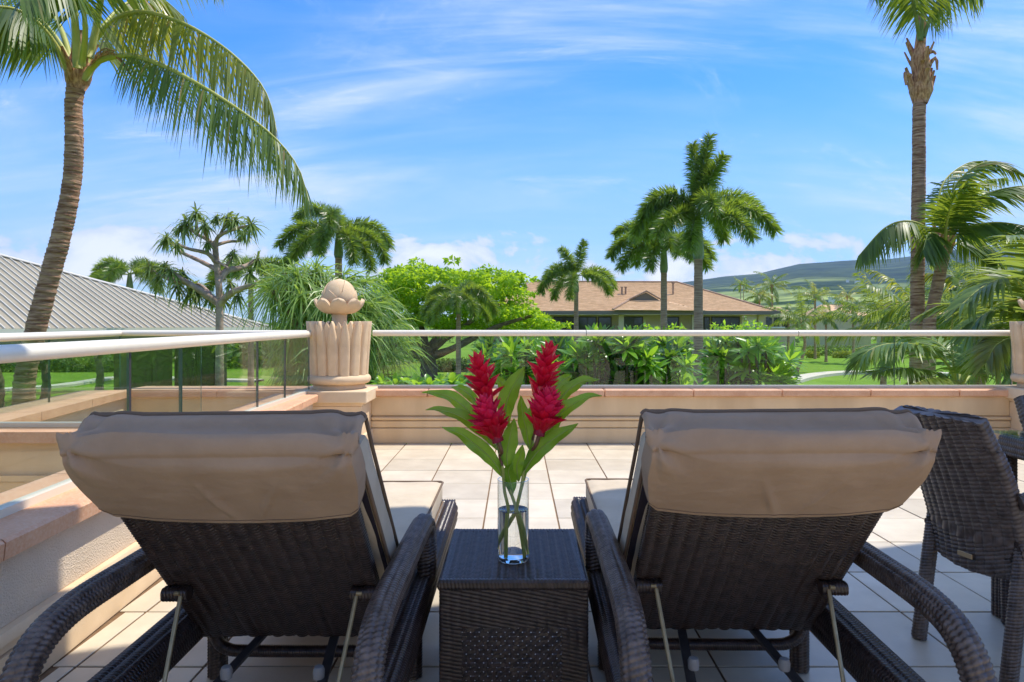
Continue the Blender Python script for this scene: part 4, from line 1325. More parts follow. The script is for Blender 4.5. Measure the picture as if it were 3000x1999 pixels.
# ---- small side table ---------------------------------------------------------------
TX0, TX1, TY0, TY1, TZ = -0.223, 0.209, 1.944, 2.435, 0.404
st = thing('wicker_side_table', 'small square dark wicker table carrying the glass vase between the two chaises', 'side table', (0, 0, 0))
e = 0.016
put('table_top', weave_rect((TX0 + e, TY0 + e, TZ - 0.004), (TX1 - TX0 - 2 * e, 0, 0), (0, TY1 - TY0 - 2 * e, 0), (0, 0, 1), d=0.0108, col=0.027, amp=0.0046, cross=0.0024), MT['wicker'], st, sharp=None)
for a, b in (((TX0, TY0), (TX1, TY0)), ((TX1, TY0), (TX1, TY1)), ((TX1, TY1), (TX0, TY1)), ((TX0, TY1), (TX0, TY0))):
    a3, b3 = np.array((*a, TZ - 0.012)), np.array((*b, TZ - 0.012))
    d = nrm(b3 - a3); inn = np.array((-d[1], d[0], 0)) * 0.012
    put('rim', weave_sweep([a3 + inn, b3 + inn], 0.030, 0.030, 0.012, d=0.0105, col=0.02, amp=0.0030, cross=0.0015), MT['wicker'], st, sharp=None)
# front: solid weave above, open punched weave below
hx0, hx1, hz1 = -0.156, 0.130, 0.270
F0 = TY0 + 0.004
put('front_panel', weave_rect((TX0 + .004, F0, hz1), (TX1 - TX0 - .008, 0, 0), (0, 0, TZ - 0.022 - hz1), (0, -1, 0), d=0.0115, col=0.028, amp=0.0036, cross=0.0018), MT['wicker'], st, sharp=None)
put('front_panel', weave_rect((TX0 + .004, F0, 0.03), (hx0 - TX0 - .004, 0, 0), (0, 0, hz1 - 0.03), (0, -1, 0), d=0.0115, col=0.028, amp=0.0036, cross=0.0018), MT['wicker'], st, sharp=None)
put('front_panel', weave_rect((hx1, F0, 0.03), (TX1 - hx1 - .004, 0, 0), (0, 0, hz1 - 0.03), (0, -1, 0), d=0.0115, col=0.028, amp=0.0036, cross=0.0018), MT['wicker'], st, sharp=None)
pitch = 0.0122
ncx, ncz = int((hx1 - hx0) / pitch), int((hz1 - 0.03) / pitch)
xs = np.sort(np.concatenate([hx0 + (hx1 - hx0) * (np.arange(ncx + 1)) / ncx - 0.0016, hx0 + (hx1 - hx0) * (np.arange(ncx + 1)) / ncx + 0.0016]))
zs = np.sort(np.concatenate([0.03 + (hz1 - 0.03) * (np.arange(ncz + 1)) / ncz - 0.0014, 0.03 + (hz1 - 0.03) * (np.arange(ncz + 1)) / ncz + 0.0014]))
V, F = [], []
nxs, nzs = len(xs), len(zs)
GX, GZ = np.meshgrid(xs, zs, indexing='ij')
bul = 0.0022 * (hash3(np.arange(nxs * nzs).reshape(nxs, nzs), GX.astype(int), GZ.astype(int)))
V = np.stack([GX, F0 - bul, GZ], -1).reshape(-1, 3)
for i in range(nxs - 1):
    for k in range(nzs - 1):
        if i % 2 == 0 and k % 2 == 0 and (i // 2 + k // 2) % 2 == 0: continue      # a hole
        F.append((i * nzs + k, (i + 1) * nzs + k, (i + 1) * nzs + k + 1, i * nzs + k + 1))
put('open_weave_panel', MB().add(V, F), MT['wicker'], st, sm=False, sharp=None)
put('side_panel', weave_rect((TX0 + .004, TY1 - .01, 0.03), (0, TY0 - TY1 + .02, 0), (0, 0, TZ - 0.052), (-1, 0, 0), d=0.0105, col=0.027), MT['wicker'], st, sharp=None)
put('side_panel', weave_rect((TX1 - .004, TY0 + .01, 0.03), (0, TY1 - TY0 - .02, 0), (0, 0, TZ - 0.052), (1, 0, 0), d=0.0105, col=0.027), MT['wicker'], st, sharp=None)
for x_ in (TX0 + 0.014, TX1 - 0.014):
    for y_ in (TY0 + 0.014, TY1 - 0.014):
        put('corner_post', weave_sweep([(x_, y_, TZ - 0.02), (x_, y_, 0.0)], 0.026, 0.026, 0.010, d=0.0115, col=0.02, amp=0.0028, cross=0.0015, up=(1, 0, 0)), MT['wicker'], st, sharp=None)

# ---- vase, water, ginger ---------------------------------------------------------------
def glassy(name, ior, col=(1, 1, 1), rough=0.0):
    m, t, o = newmat(name)
    g = t.nodes.new('ShaderNodeBsdfGlass'); g.inputs['IOR'].default_value = ior; g.inputs['Color'].default_value = (*col, 1); g.inputs['Roughness'].default_value = rough
    t.links.new(g.outputs[0], o.inputs[0]); return m
MT['vase'] = glassy('vase_glass', 1.45, (0.985, 0.99, 0.99))
MT['water'] = glassy('water', 1.33, (0.97, 0.985, 0.99))
VC = np.array((-0.009, 2.125, TZ + 0.0012))
vz = thing('glass_vase', 'clear straight cylinder vase half full of water on the small wicker table', 'vase', tuple(VC))
MT['thin'] = pane_mat('thin_vase_glass', (0.955, 0.97, 0.97), 1.0)
ro, ri, H = 0.0495, 0.0480, 0.252
mb = MB(); mb.lathe([(ro, 0.012), (ro, H - 0.0006), (ro - 0.0008, H), (ri, H - 0.0006), (ri, 0.160)], 64)
put('glass_wall', mb, MT['thin'], vz, sharp=60)
mb = MB(); mb.tube(np.array([(0.5 * (ro + ri) * math.cos(q), 0.5 * (ro + ri) * math.sin(q), H) for q in np.linspace(0, 2 * math.pi, 65)]), 0.0011, 6, cap=False); put('rim', mb, MT['vase'], vz, sharp=None)
mb = MB(); mb.lathe([(0.0, 0.0), (ro - 0.004, 0.0), (ro, 0.004), (ro, 0.0118), (ro - 0.003, 0.0135), (0.0, 0.0135)][::-1], 64)
put('thick_base', mb, MT['vase'], vz, sharp=50)
mb = MB(); mb.lathe([(0.0, 0.0139), (ri - 0.002, 0.0139), (ri - 0.0004, 0.016), (ri - 0.0004, 0.1585), (ri - 0.003, 0.1566), (0.0, 0.1564)][::-1], 64)
put('water', mb, MT['water'], vz, sharp=50)

MT['bract'] = leaf_mat('red_bract', (0.40, 0.004, 0.016), (0.62, 0.012, 0.050), (0.80, 0.02, 0.07), 0.30, 0.38, 0.45)
def obj_rand_leaf(name, c1, c2, tc):
    m = mat(name, c1, c2, scale=14, rough=0.30, spec=0.5, rnd=0.25, stretch=(1, 1, 1))
    t = m.node_tree
    b = [n for n in t.nodes if n.type == 'BSDF_PRINCIPLED'][0]; o = [n for n in t.nodes if n.type == 'OUTPUT_MATERIAL'][0]
    tr = t.nodes.new('ShaderNodeBsdfTranslucent'); tr.inputs[0].default_value = (*tc, 1)
    mx = t.nodes.new('ShaderNodeMixShader'); mx.inputs[0].default_value = 0.38
    t.links.new(b.outputs[0], mx.inputs[1]); t.links.new(tr.outputs[0], mx.inputs[2]); t.links.new(mx.outputs[0], o.inputs[0])
    return m
MT['bract'] = obj_rand_leaf('red_bract', (0.62, 0.006, 0.026), (0.78, 0.018, 0.062), (1.0, 0.03, 0.09))
MT['bract_dark'] = mat('red_core', (0.22, 0.006, 0.02), (0.35, 0.010, 0.03), rough=0.5)
MT['gleaf'] = obj_rand_leaf('ginger_leaf', (0.07, 0.19, 0.014), (0.15, 0.30, 0.028), (0.46, 0.68, 0.03))
MT['grib'] = mat('leaf_midrib', (0.30, 0.38, 0.10), None, rough=0.5)
MT['gstem'] = mat('ginger_stem', (0.26, 0.31, 0.06), (0.40, 0.42, 0.10), scale=30, rough=0.45, stretch=(1, 1, 0.3))
MT['gstem_p'] = mat('ginger_stem_top', (0.14, 0.05, 0.035), (0.22, 0.12, 0.05), scale=30, rough=0.45)
def F5(x, y, dY=0.0):
    return P(1250 + x / 3.336, 980 + y / 3.336, 2.125 + dY)
def F6(x, y, dY=0.0):
    return P(1380 + x / 4.481, 1350 + y / 4.481, 2.125 + dY)
# one bract: a cupped pointed scale, base at the origin, pointing along +x, cup opening to +z
nb_ = 6
tt = np.linspace(0, 1, nb_); aa = np.linspace(-1, 1, 5)
wv = np.array([0.45, 0.85, 1.0, 0.86, 0.5, 0.04])
G = np.zeros((nb_, 5, 3))
G[..., 0] = tt[:, None]; G[..., 1] = aa[None] * wv[:, None] * 0.25
G[..., 2] = 0.22 * np.abs(aa[None]) ** 2 * wv[:, None] + (0.16 * tt ** 2.2)[:, None]
bract_me = MB().grid(G).mesh('bract', True); bract_me.materials.append(MT['bract'])
MT['bract_pink'] = obj_rand_leaf('pink_red_bract', (0.70, 0.008, 0.060), (0.84, 0.035, 0.135), (1.0, 0.05, 0.15))
bract_me2 = MB().grid(G).mesh('bract', True); bract_me2.materials.append(MT['bract_pink'])

def leaf(par, pts, w, dy0=0.0, dy1=0.0, face=(0, -0.6, 0.8), wav=0.004, f6=False, prof=PROFL):
    n = len(pts)
    c = [F5(x, y, dy0 + (dy1 - dy0) * k / (n - 1)) for k, (x, y) in enumerate(pts)]
    c = smooth(c, 22)
    T = nrm(np.gradient(c, axis=0))
    f = np.asarray(face, float)
    S = nrm(np.cross(T, f)); Nn = nrm(np.cross(S, T))
    t = np.linspace(0, 1, 22)
    wd = np.interp(t, prof[:, 0], prof[:, 1]) * w * 0.43
    wd = np.maximum(wd, 0.0012)
    a = np.linspace(-1, 1, 7)
    rip = wav * np.sin(t * 19 + rng.random() * 6)[:, None] * np.abs(a)[None] ** 2
    G = c[:, None] + S[:, None] * (wd[:, None] * a[None])[..., None] + Nn[:, None] * (0.30 * wd[:, None] * np.abs(a)[None] ** 1.3 + rip - 0.04 * w)[..., None]
    mb = MB(); mb.grid(G, 0)
    mr = c + Nn * (-0.04 * w + 0.0006)
    mb.tube(mr[:-1], np.linspace(0.0020, 0.0006, 21), 5, 1)
    o = link('leaf', mb.mesh('leaf', True), [MT['gleaf'], MT['grib']], par)
    return o

def ginger(label, head, hr, stem, leaves, nbr=62, dyh=0.0, blen=0.036, pink=False):
    """head: two crop points (base, tip); stem: world points from the vase floor up"""
    b0, b1 = F5(*head[0], dyh), F5(*head[1], dyh)
    t = thing('red_ginger', label, 'flower', (0, 0, 0), 0, 'red ginger flowers in the vase')
    ax = nrm(b1 - b0); HL = np.linalg.norm(b1 - b0)
    st_ = smooth(list(stem) + [b0 - ax * 0.03, b0 + ax * HL * 0.3], 40)
    mb = MB(); mb.tube(st_[:28], np.linspace(0.0056, 0.0050, 28), 10, 0); mb.tube(st_[26:], np.linspace(0.0052, 0.007, 14), 10, 1)
    link('stem', mb.mesh('stem', True), [MT['gstem'], MT['gstem_p']], t)
    mb = MB(); q = np.linspace(0, 1, 10); mb.tube(b0[None] + ax[None] * (q * HL * 0.93)[:, None], hr * 0.42 * np.sqrt(np.clip(1 - q ** 2, 0.02, 1)), 10)
    hd = put('flower_head', mb, MT['bract_dark'], t, sharp=None)
    a = nrm(np.cross(ax, (0.2, 1, 0.1))); b = np.cross(ax, a)
    for k in range(nbr):
        f = (k + 0.5) / nbr
        ph = 2.399 * k
        z = HL * (0.0 + 0.93 * f)
        rad = nrm(math.cos(ph) * a + math.sin(ph) * b)
        tilt = R(30 + 48 * f ** 3 + rng.normal(0, 6)) if f > 0.12 else R(55 - 150 * f)
        d = nrm(rad * math.cos(tilt) + ax * math.sin(tilt))
        up = nrm(ax * math.cos(tilt) - rad * math.sin(tilt))
        ln = blen * (0.85 + 0.55 * math.sin(math.pi * min(1, 0.12 + f * 0.95)) ** 0.7) * (0.9 + 0.2 * rng.random()) * (0.72 if f > 0.93 else 1)
        side = np.cross(up, d)
        o = link('bract', bract_me2 if (pink and f > 0.35) else bract_me, None, hd)
        p = b0 + ax * z + rad * hr * 0.28 * math.sqrt(max(0.05, 1 - f ** 2))
        M4 = Matrix(((d[0] * ln, side[0] * ln, up[0] * ln, p[0]), (d[1] * ln, side[1] * ln, up[1] * ln, p[1]), (d[2] * ln, side[2] * ln, up[2] * ln, p[2]), (0, 0, 0, 1)))
        o.matrix_world = M4
    for L_ in leaves: leaf(t, *L_[0:2], **(L_[2] if len(L_) > 2 else {}))
    return t
fu = (0.15, -0.75, 0.65); fl_ = (-0.35, -0.62, 0.7); frr = (0.35, -0.62, 0.7)
ginger('tall red ginger flower at upper left of the bouquet in the vase', ((612, 690), (492, 215)), 0.030,
       [F6(745, 1225, -0.015), F6(640, 800, -0.008), F6(545, 480, 0.0), F5(760, 1400, 0.0), F5(700, 1100, 0.01)],
       [([(590, 990), (480, 850), (380, 720), (240, 615), (90, 570), (-45, 572)], 0.052, dict(face=fl_, dy1=0.02)),
        ([(530, 740), (440, 610), (340, 535), (240, 515)], 0.040, dict(face=(-.2, -.9, .3), dy0=0.04, dy1=0.10)),
        ([(810, 640), (770, 540), (720, 460), (665, 398)], 0.040, dict(face=(-.5, -.7, .4), dy0=0.05, dy1=0.09))], nbr=36, blen=0.047)
ginger('short plump red ginger flower at lower left of the bouquet', ((700, 1050), (560, 650)), 0.044,
       [F6(470, 1262, -0.02), F6(480, 900, -0.01), F6(490, 640, -0.008), F6(440, 400, -0.01), F5(745, 1330, -0.02), F5(715, 1180, -0.02)],
       [([(690, 1130), (600, 1010), (470, 890), (300, 785), (130, 737), (-10, 733)], 0.052, dict(face=fl_, dy0=-0.01, dy1=-0.05)),
        ([(745, 1400), (650, 1235), (500, 1095), (330, 970), (155, 902)], 0.058, dict(face=(-.3, -.7, .6), dy0=-0.01, dy1=-0.08)),
        ([(800, 1330), (785, 1180), (815, 1000), (858, 825)], 0.066, dict(face=(0.25, -1, .1), dy0=-0.01, dy1=-0.02)),
        ([(845, 1560), (815, 1420), (800, 1340), (835, 1255)], 0.050, dict(face=(0, -1, .2), dy0=0.0, dy1=-0.03))], nbr=58, dyh=-0.05, blen=0.049, pink=True)
ginger('tallest red ginger flower at upper right of the bouquet', ((1085, 660), (1215, 95)), 0.032,
       [F6(365, 1165, 0.005), F6(470, 900, 0.004), F6(600, 600, 0.006), F6(650, 400, 0.01), F5(970, 1330, 0.01), F5(1040, 1000, 0.02)],
       [([(1180, 760), (1290, 640), (1400, 530), (1540, 450), (1690, 432)], 0.050, dict(face=frr, dy0=0.03, dy1=0.02)),
        ([(1190, 640), (1250, 540), (1330, 450), (1425, 398)], 0.046, dict(face=(.4, -.8, .3), dy0=0.05, dy1=0.10)),
        ([(800, 900), (770, 760), (800, 600), (870, 460), (958, 315)], 0.072, dict(face=(-.15, -1, .25), dy0=0.02, dy1=-0.02)),
        ([(1010, 900), (1000, 790), (1030, 700)], 0.034, dict(face=(.3, -1, .2), dy0=0.04, dy1=0.05))], nbr=44, dyh=0.02, blen=0.047)
ginger('plump pinkish red ginger flower at lower right of the bouquet', ((1095, 985), (1210, 570)), 0.044,
       [F6(680, 1255, -0.01), F6(630, 900, 0.0), F6(600, 640, -0.004), F6(660, 350, -0.01), F5(960, 1300, -0.01), F5(1010, 1150, -0.02)],
       [([(1060, 1080), (1160, 930), (1290, 790), (1430, 680), (1570, 612), (1712, 592)], 0.056, dict(face=frr, dy0=-0.01, dy1=-0.05)),
        ([(930, 1390), (1020, 1230), (1130, 1100), (1290, 985), (1480, 872)], 0.062, dict(face=(.3, -.7, .6), dy0=-0.01, dy1=-0.08)),
        ([(1000, 1120), (975, 940), (940, 780), (918, 598)], 0.054, dict(face=(.35, -1, .2), dy0=0.0, dy1=-0.01)),
        ([(1060, 1090), (1160, 980), (1310, 855)], 0.044, dict(face=(.3, -.8, .3), dy0=0.05, dy1=0.08)),
        ([(900, 1440), (880, 1290), (915, 1180), (940, 1080)], 0.048, dict(face=(.1, -1, .2), dy0=0.02, dy1=0.03))], nbr=58, dyh=-0.05, blen=0.049, pink=True)

# ---- dining set at the right ---------------------------------------------------------------
MT['brass'] = mat('brass_plate', (0.55, 0.40, 0.22), None, rough=0.4, metal=0.6)
def make_dining(label):
    """faces +x; origin between the rear feet"""
    t = thing('wicker_dining_chair', label, 'chair', (0, 0, 0), 0, 'wicker dining chairs')
    path = [(0.050, 0, 0.340), (0.035, 0, 0.45), (-0.020, 0, 0.62), (-0.085, 0, 0.77), (-0.125, 0, 0.852)]
    mb = weave_sweep(path, 0.375, 0.038, 0.018, d=0.0150, col=0.032, amp=0.0072, cross=0.0030, up=(-1, 0, 0), scale=[0.93, 0.98, 1.0, 1.0, 0.97, 0.93])
    V = np.vstack(mb.V)
    V[:, 0] += 0.034 * (V[:, 1] / 0.19) ** 2                # back wraps round the sitter
    V[:, 2] += np.where(V[:, 2] < 0.45, 0.03 * (V[:, 1] / 0.19) ** 2 - 0.03, 0)
    V[:, 2] -= np.where(V[:, 2] > 0.75, 0.012 * (V[:, 1] / 0.19) ** 4, 0)
    mb.V = [V]
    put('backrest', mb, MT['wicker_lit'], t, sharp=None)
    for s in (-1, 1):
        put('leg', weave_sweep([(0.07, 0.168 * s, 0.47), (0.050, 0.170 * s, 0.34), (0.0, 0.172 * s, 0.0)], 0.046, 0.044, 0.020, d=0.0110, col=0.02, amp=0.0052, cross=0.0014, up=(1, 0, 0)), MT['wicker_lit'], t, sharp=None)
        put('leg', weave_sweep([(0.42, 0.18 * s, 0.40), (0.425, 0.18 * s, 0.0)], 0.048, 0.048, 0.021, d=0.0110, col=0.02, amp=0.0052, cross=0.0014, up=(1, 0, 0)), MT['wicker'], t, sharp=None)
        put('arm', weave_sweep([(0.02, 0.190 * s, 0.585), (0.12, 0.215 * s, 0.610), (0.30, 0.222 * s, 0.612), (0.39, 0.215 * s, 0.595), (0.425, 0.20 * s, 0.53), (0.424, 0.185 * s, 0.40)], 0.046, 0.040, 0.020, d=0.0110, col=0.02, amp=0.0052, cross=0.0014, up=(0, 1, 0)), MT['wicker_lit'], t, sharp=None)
    put('seat', weave_sweep([(0.04, 0, 0.415), (0.45, 0, 0.420)], 0.37, 0.060, 0.026, d=0.0118, col=0.026, amp=0.0045, cross=0.003), MT['wicker'], t, sharp=None)
    b = MB(); b.box((0.017, -0.028, 0.352), (0.022, 0.028, 0.368), 0.001); put('brass_plate', b, MT['brass'], t)
    return t
dc = make_dining('dark wicker dining armchair with its woven back to the right chaise')
dc.location = (1.508, 2.295, 0); dc.rotation_euler = (0, 0, math.atan2(0.24, 0.97))
dup(dc, (2.225, 2.68, 0), R(-90), 'dark wicker dining armchair beyond the glass table, cut by the right edge of the photo')
dtb = thing('dining_table', 'glass topped wicker dining table cut off by the right edge of the photo', 'table', (2.5, 2.1, 0))
MT['tglass'] = pane_mat('table_glass', (0.80, 0.92, 0.90), 1.0)
tx0, tx1, ty0, ty1, tz = -0.62, 0.75, -0.50, 0.575, 0.715
mb = MB(); mb.box((tx0, ty0, tz), (tx1, ty1, tz + 0.008), 0.002); put('glass_top', mb, MT['tglass'], dtb)
ee = 0.03
cs_ = [(tx0 + ee, ty0 + ee), (tx1 - ee, ty0 + ee), (tx1 - ee, ty1 - ee), (tx0 + ee, ty1 - ee)]
for k in range(4):
    a, b = np.array((*cs_[k], tz - 0.042)), np.array((*cs_[(k + 1) % 4], tz - 0.042))
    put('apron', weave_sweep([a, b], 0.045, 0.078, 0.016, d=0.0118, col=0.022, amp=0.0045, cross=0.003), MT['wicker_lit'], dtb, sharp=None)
    put('leg', weave_sweep([(*cs_[k], tz - 0.07), (*cs_[k], 0.0)], 0.07, 0.07, 0.02, d=0.0118, col=0.022, amp=0.0045, cross=0.003, up=(1, 0, 0)), MT['wicker'], dtb, sharp=None)
put('lower_top', weave_rect((tx0 + .05, ty0 + .05, tz - 0.018), (tx1 - tx0 - .1, 0, 0), (0, ty1 - ty0 - .1, 0), (0, 0, 1), d=0.02, col=0.05), MT['wicker'], dtb, sharp=None)

# ---------------------------------------------------------------- buildings in the garden
MT['metal_roof'] = mat('seam_roof', (0.27, 0.235, 0.165), (0.33, 0.29, 0.205), scale=0.6, rough=0.55, spec=0.3, rnd=0.05)
MT['seam'] = mat('roof_seam', (0.60, 0.58, 0.50), None, rough=0.4)
MT['fascia'] = mat('pavilion_fascia', (0.60, 0.57, 0.50), None, rough=0.5)
MT['soffit'] = mat('pavilion_soffit', (0.25, 0.18, 0.13), None, rough=0.7)
MT['dark_glass'] = mat('dark_window', (0.020, 0.024, 0.022), (0.05, 0.055, 0.045), scale=0.8, rough=0.08, spec=0.6)
MT['brown_wall'] = mat('brown_wall', (0.16, 0.12, 0.08), (0.21, 0.16, 0.11), scale=1.2, rough=0.85)
MT['cream_wall'] = mat('cream_wall', (0.52, 0.43, 0.27), (0.58, 0.48, 0.31), scale=1.0, rough=0.85)
MT['frame'] = mat('dark_frame', (0.05, 0.035, 0.025), None, rough=0.5)

# pavilion with a standing seam roof, left
pv = thing('pavilion', 'low pavilion with pale standing seam metal roof behind the leaning palm at left', 'building', (-13, 24, GROUND))
O3 = np.array((-13.0, 24.0, GROUND))
cA = np.array((-10.20, 28.0)); du = np.array((-5.1, -8.0)); du /= np.linalg.norm(du); dn = np.array((du[1], -du[0]))
if dn[1] < 0: dn = -dn                       # up the slope, away from the eave
ZE = EYE - 0.19
pit = 0.395
def rp(s, n, dz=0.0):
    """s metres along the eave from the right corner, n metres up the slope in plan"""
    q = cA + du * s + dn * n
    return np.array((q[0], q[1], ZE + n * pit + dz)) - O3
SL = 26.0
mb = MB(); mb.add([rp(0, 0), rp(SL, 0), rp(SL, 9.0), rp(9.0, 9.0)], [(0, 1, 2, 3)])
mb.add([rp(0, 0), rp(9, 9), (rp(0, 18) * (1, 1, 0) + rp(0, 0) * (0, 0, 1))], [(0, 1, 2)])
put('roof_slope', mb, MT['metal_roof'], pv, sm=False, sharp=None)
sp = 0.24
ns_ = int(SL / sp)
tf = (rp(0, 1) - rp(0, 0)); tu = np.array((*du, 0.0)); tnorm = nrm(np.cross(tu, tf)); tnorm = tnorm if tnorm[2] > 0 else -tnorm
for k in range(1, ns_):
    s = k * sp; n1 = min(s, 9.0)
    mb = MB(); a = rp(s, -0.04); b = rp(s, n1 - 0.02)
    mb.obox(a - tu * 0.012, tu * 0.024, b - a, tnorm * 0.05)
    put('roof_seam', mb, MT['seam'], pv, sm=False, sharp=None)
mb = MB(); mb.tube(np.array([rp(-0.05, -0.05, 0.03), rp(9, 9, 0.05)]), 0.10, 8, flat=(0.5, 1)); put('hip_cap', mb, MT['fascia'], pv)
mb = MB(); mb.tube(np.array([rp(9, 9, 0.05), rp(SL, 9, 0.05)]), 0.10, 8, flat=(0.5, 1)); put('ridge_cap', mb, MT['fascia'], pv)
dn3 = np.array((*dn, 0.0))
mb = MB(); o = rp(-0.1, 0, -0.17) - dn3 * 0.13; mb.obox(o, tu * SL, dn3 * 0.125, (0, 0, 0.155)); mb.obox(o - (0, 0, 0.004), tu * SL, -dn3 * 0.01, (0, 0, 0.17)); put('gutter', mb, MT['fascia'], pv, sm=False, sharp=None)
mb = MB(); o = rp(0, 0.02, -0.46); mb.obox(o * (1, 1, 0) + np.array((0, 0, ZE - 0.46 - GROUND)), tu * SL, dn3 * 0.06, (0, 0, 0.42)); put('fascia_board', mb, MT['soffit'], pv, sm=False, sharp=None)
mb = MB(); zz = ZE - 0.48 - GROUND; pl = [rp(s, n) * (1, 1, 0) + np.array((0, 0, zz)) for s, n in ((0.1, 0.08), (SL, 0.08), (SL, 9), (0.1, 9))]; mb.add(pl, [(0, 1, 2, 3)]); put('soffit', mb, MT['soffit'], pv, sm=False, sharp=None)
def pv_box(s0, s1, n0, n1, z0, z1, name, m):
    mb = MB(); o = rp(s0, n0) * (1, 1, 0) + np.array((0, 0, z0)); mb.obox(o, tu * (s1 - s0), dn3 * (n1 - n0), (0, 0, z1 - z0)); return put(name, mb, m, pv, sm=False, sharp=None)
for s in (1.30, 5.12, 9.6, 14.0, 18.4):
    pv_box(s, s + 0.40, 1.0, 1.40, 0, zz - 0.002, 'column', MT['brown_wall'])
for s0, s1 in ((1.72, 3.38), (3.50, 5.10)):
    w_ = pv_box(s0, s1, 1.16, 1.22, 0.5, zz - 0.3, 'window', MT['frame'])
    for k in range(2):
        g0 = s0 + 0.05 + (s1 - s0 - .05) * k / 2; pv_box(g0, g0 + (s1 - s0) / 2 - .07, 1.13, 1.159, 0.56, zz - 0.36, 'pane', MT['dark_glass']).parent = w_
pv_box(1.71, 5.11, 1.10, 1.28, 0, 0.497, 'wall', MT['brown_wall'])
pv_box(1.35, 5.30, 1.5, 1.6, zz - 0.29, zz - 0.003, 'beam', MT['brown_wall'])

# big house with a shingled hip roof
MT['shingle'] = mat('roof_shingle', (0.52, 0.335, 0.17), (0.76, 0.53, 0.31), scale=2.4, rough=0.9, stretch=(0.5, 2.0, 2.0), bump=0.6, bscale=5, speck=(9, (0.36, 0.22, 0.14), 0.5))
MT['ridge_tile'] = mat('ridge_tile', (0.27, 0.18, 0.125), (0.36, 0.25, 0.17), scale=3, rough=0.9)
MT['fascia_dark'] = mat('house_fascia', (0.17, 0.145, 0.12), None, rough=0.6)
hs = thing('house', 'large two storey house with brown shingled hip roof beyond the garden shrubs', 'house', (13, 70, GROUND))
HO = np.array((13.0, 70.0, GROUND))
YE, YRg = 65.0, 74.0
def HP(x, y, Y): return P(x, y, Y) - HO
def face_rows(name, a, b, c, d, rows, m, par=hs):
    """roof plane a-b (eave) to d-c (ridge) built as courses that step like shingles"""
    a, b, c, d = (np.asarray(q, float) for q in (a, b, c, d))
    nn = nrm(np.cross(b - a, d - a)); nn = nn if nn[2] > 0 else -nn
    mb = MB()
    for k in range(rows):
        f0, f1 = k / rows, (k + 1) / rows
        p0, p1 = a + (d - a) * f0, b + (c - b) * f0
        q0, q1 = a + (d - a) * f1, b + (c - b) * f1
        mb.add([p0 + nn * 0.05, p1 + nn * 0.05, q1, q0], [(0, 1, 2, 3)])
        mb.add([p0, p1, p1 + nn * 0.05, p0 + nn * 0.05], [(0, 1, 2, 3)])
    return put(name, mb, m, par, sm=False, sharp=None)
eL, eR = HP(1420, 912, YE), HP(2287, 916, YE)
rL, rR = HP(1556, 826, YRg), HP(1984, 828, YRg)
gB = HP(1500, 882, YRg - 3.4)                       # foot of the gablet
face_rows('roof_slope', eL, eR, rR, rL, 34, MT['shingle'])
eRb = HP(2287, 916, YE) + np.array((1.2, 18, 0)); eLb = eL + np.array((0, 18, 0))
face_rows('roof_slope', eR, eRb, rR, rR + (0.01, 0, 0), 30, MT['shingle'])
face_rows('roof_slope', eLb, eL, gB, gB + np.array((0, 6.8, 0)), 16, MT['shingle'])
face_rows('roof_slope', eRb, eLb, rL, rR, 12, MT['shingle'])
ap = HP(1575, 822, YRg)
mb = MB(); g0, g1 = gB + (0.1, 0, -0.05), gB + np.array((0.1, 6.8, -0.05)); mb.add([g0, g1, rL + (0.3, 0, -0.05)], [(0, 1, 2)]); put('gablet', mb, MT['fascia_dark'], hs, sm=False, sharp=None)
for q0, q1, r_ in ((rL, rR, .16), (rR, eR, .14), (gB, rL - (0.35, 0, 0), .15), (eL, gB, .14)):
    mb = MB(); mb.tube(np.array([q0 + (0, 0, .06), q1 + (0, 0, .06)]), r_, 6, flat=(0.6, 1)); put('ridge_tiles', mb, MT['ridge_tile'], hs)
# front wing with a small gablet
wl, wr, wa = HP(1795, 909, YE - 0.6), HP(2066, 911, YE - 0.6), HP(1893, 857, YE + 5.4)
wb0, wb1 = HP(1846, 880, YE + 1.8), HP(1932, 880, YE + 1.8)
face_rows('wing_slope', wl, wr, wb1, wb0, 9, MT['shingle'])
w2 = HP(1893, 857, YE + 1.75); back = np.array((0, 4.5, 0.02))
face_rows('wing_slope', wl, wb0, w2, w2 + back, 1, MT['shingle'])
mb = MB(); mb.add([wl, wb0, w2, w2 + back], [(0, 1, 2, 3)]); mb.add([wr, wb1, w2, w2 + back], [(3, 2, 1, 0)]); put('wing_slope', mb, MT['shingle'], hs, sm=False, sharp=None)
mb = MB(); mb.add([wb0 + (0, .05, 0), wb1 + (0, .05, 0), w2 + (0, .05, 0)], [(0, 1, 2)]); put('gablet', mb, MT['fascia_dark'], hs, sm=False, sharp=None)
for q0, q1 in ((wb0 - (.3, .15, .1), w2 + (0, -.15, .05)), (w2 + (0, -.15, .05), wb1 + (.3, -.15, -.1)), (wl, wb0)):
    mb = MB(); mb.tube(np.array([q0 + (0, 0, .08), q1 + (0, 0, .08)]), 0.13, 6, flat=(0.7, 1)); put('ridge_tiles', mb, MT['ridge_tile'], hs)
for q in ((1822, 848), (1833, 848), (1986, 876), (1972, 836)):
    p0 = HP(*q, YE + 5.0); mb = MB(); mb.lathe([(0.0, -0.9), (0.10, -0.9), (0.10, 0.15), (0.16, 0.17), (0.16, 0.28), (0, 0.30)], 10, c=tuple(p0)); put('vent_pipe', mb, MT['ridge_tile'], hs)
def hbox(x0, x1, y0, y1, Y, th, name, m, par=hs):
    a, b = HP(x0, y1, Y), HP(x1, y0, Y)
    mb = MB(); mb.box(a, b + np.array((0, th, 0)), 0); return put(name, mb, m, par, sm=False, sharp=None)
hbox(1416, 2289, 911, 922, YE - 0.05, 0.25, 'fascia_board', MT['fascia_dark'])
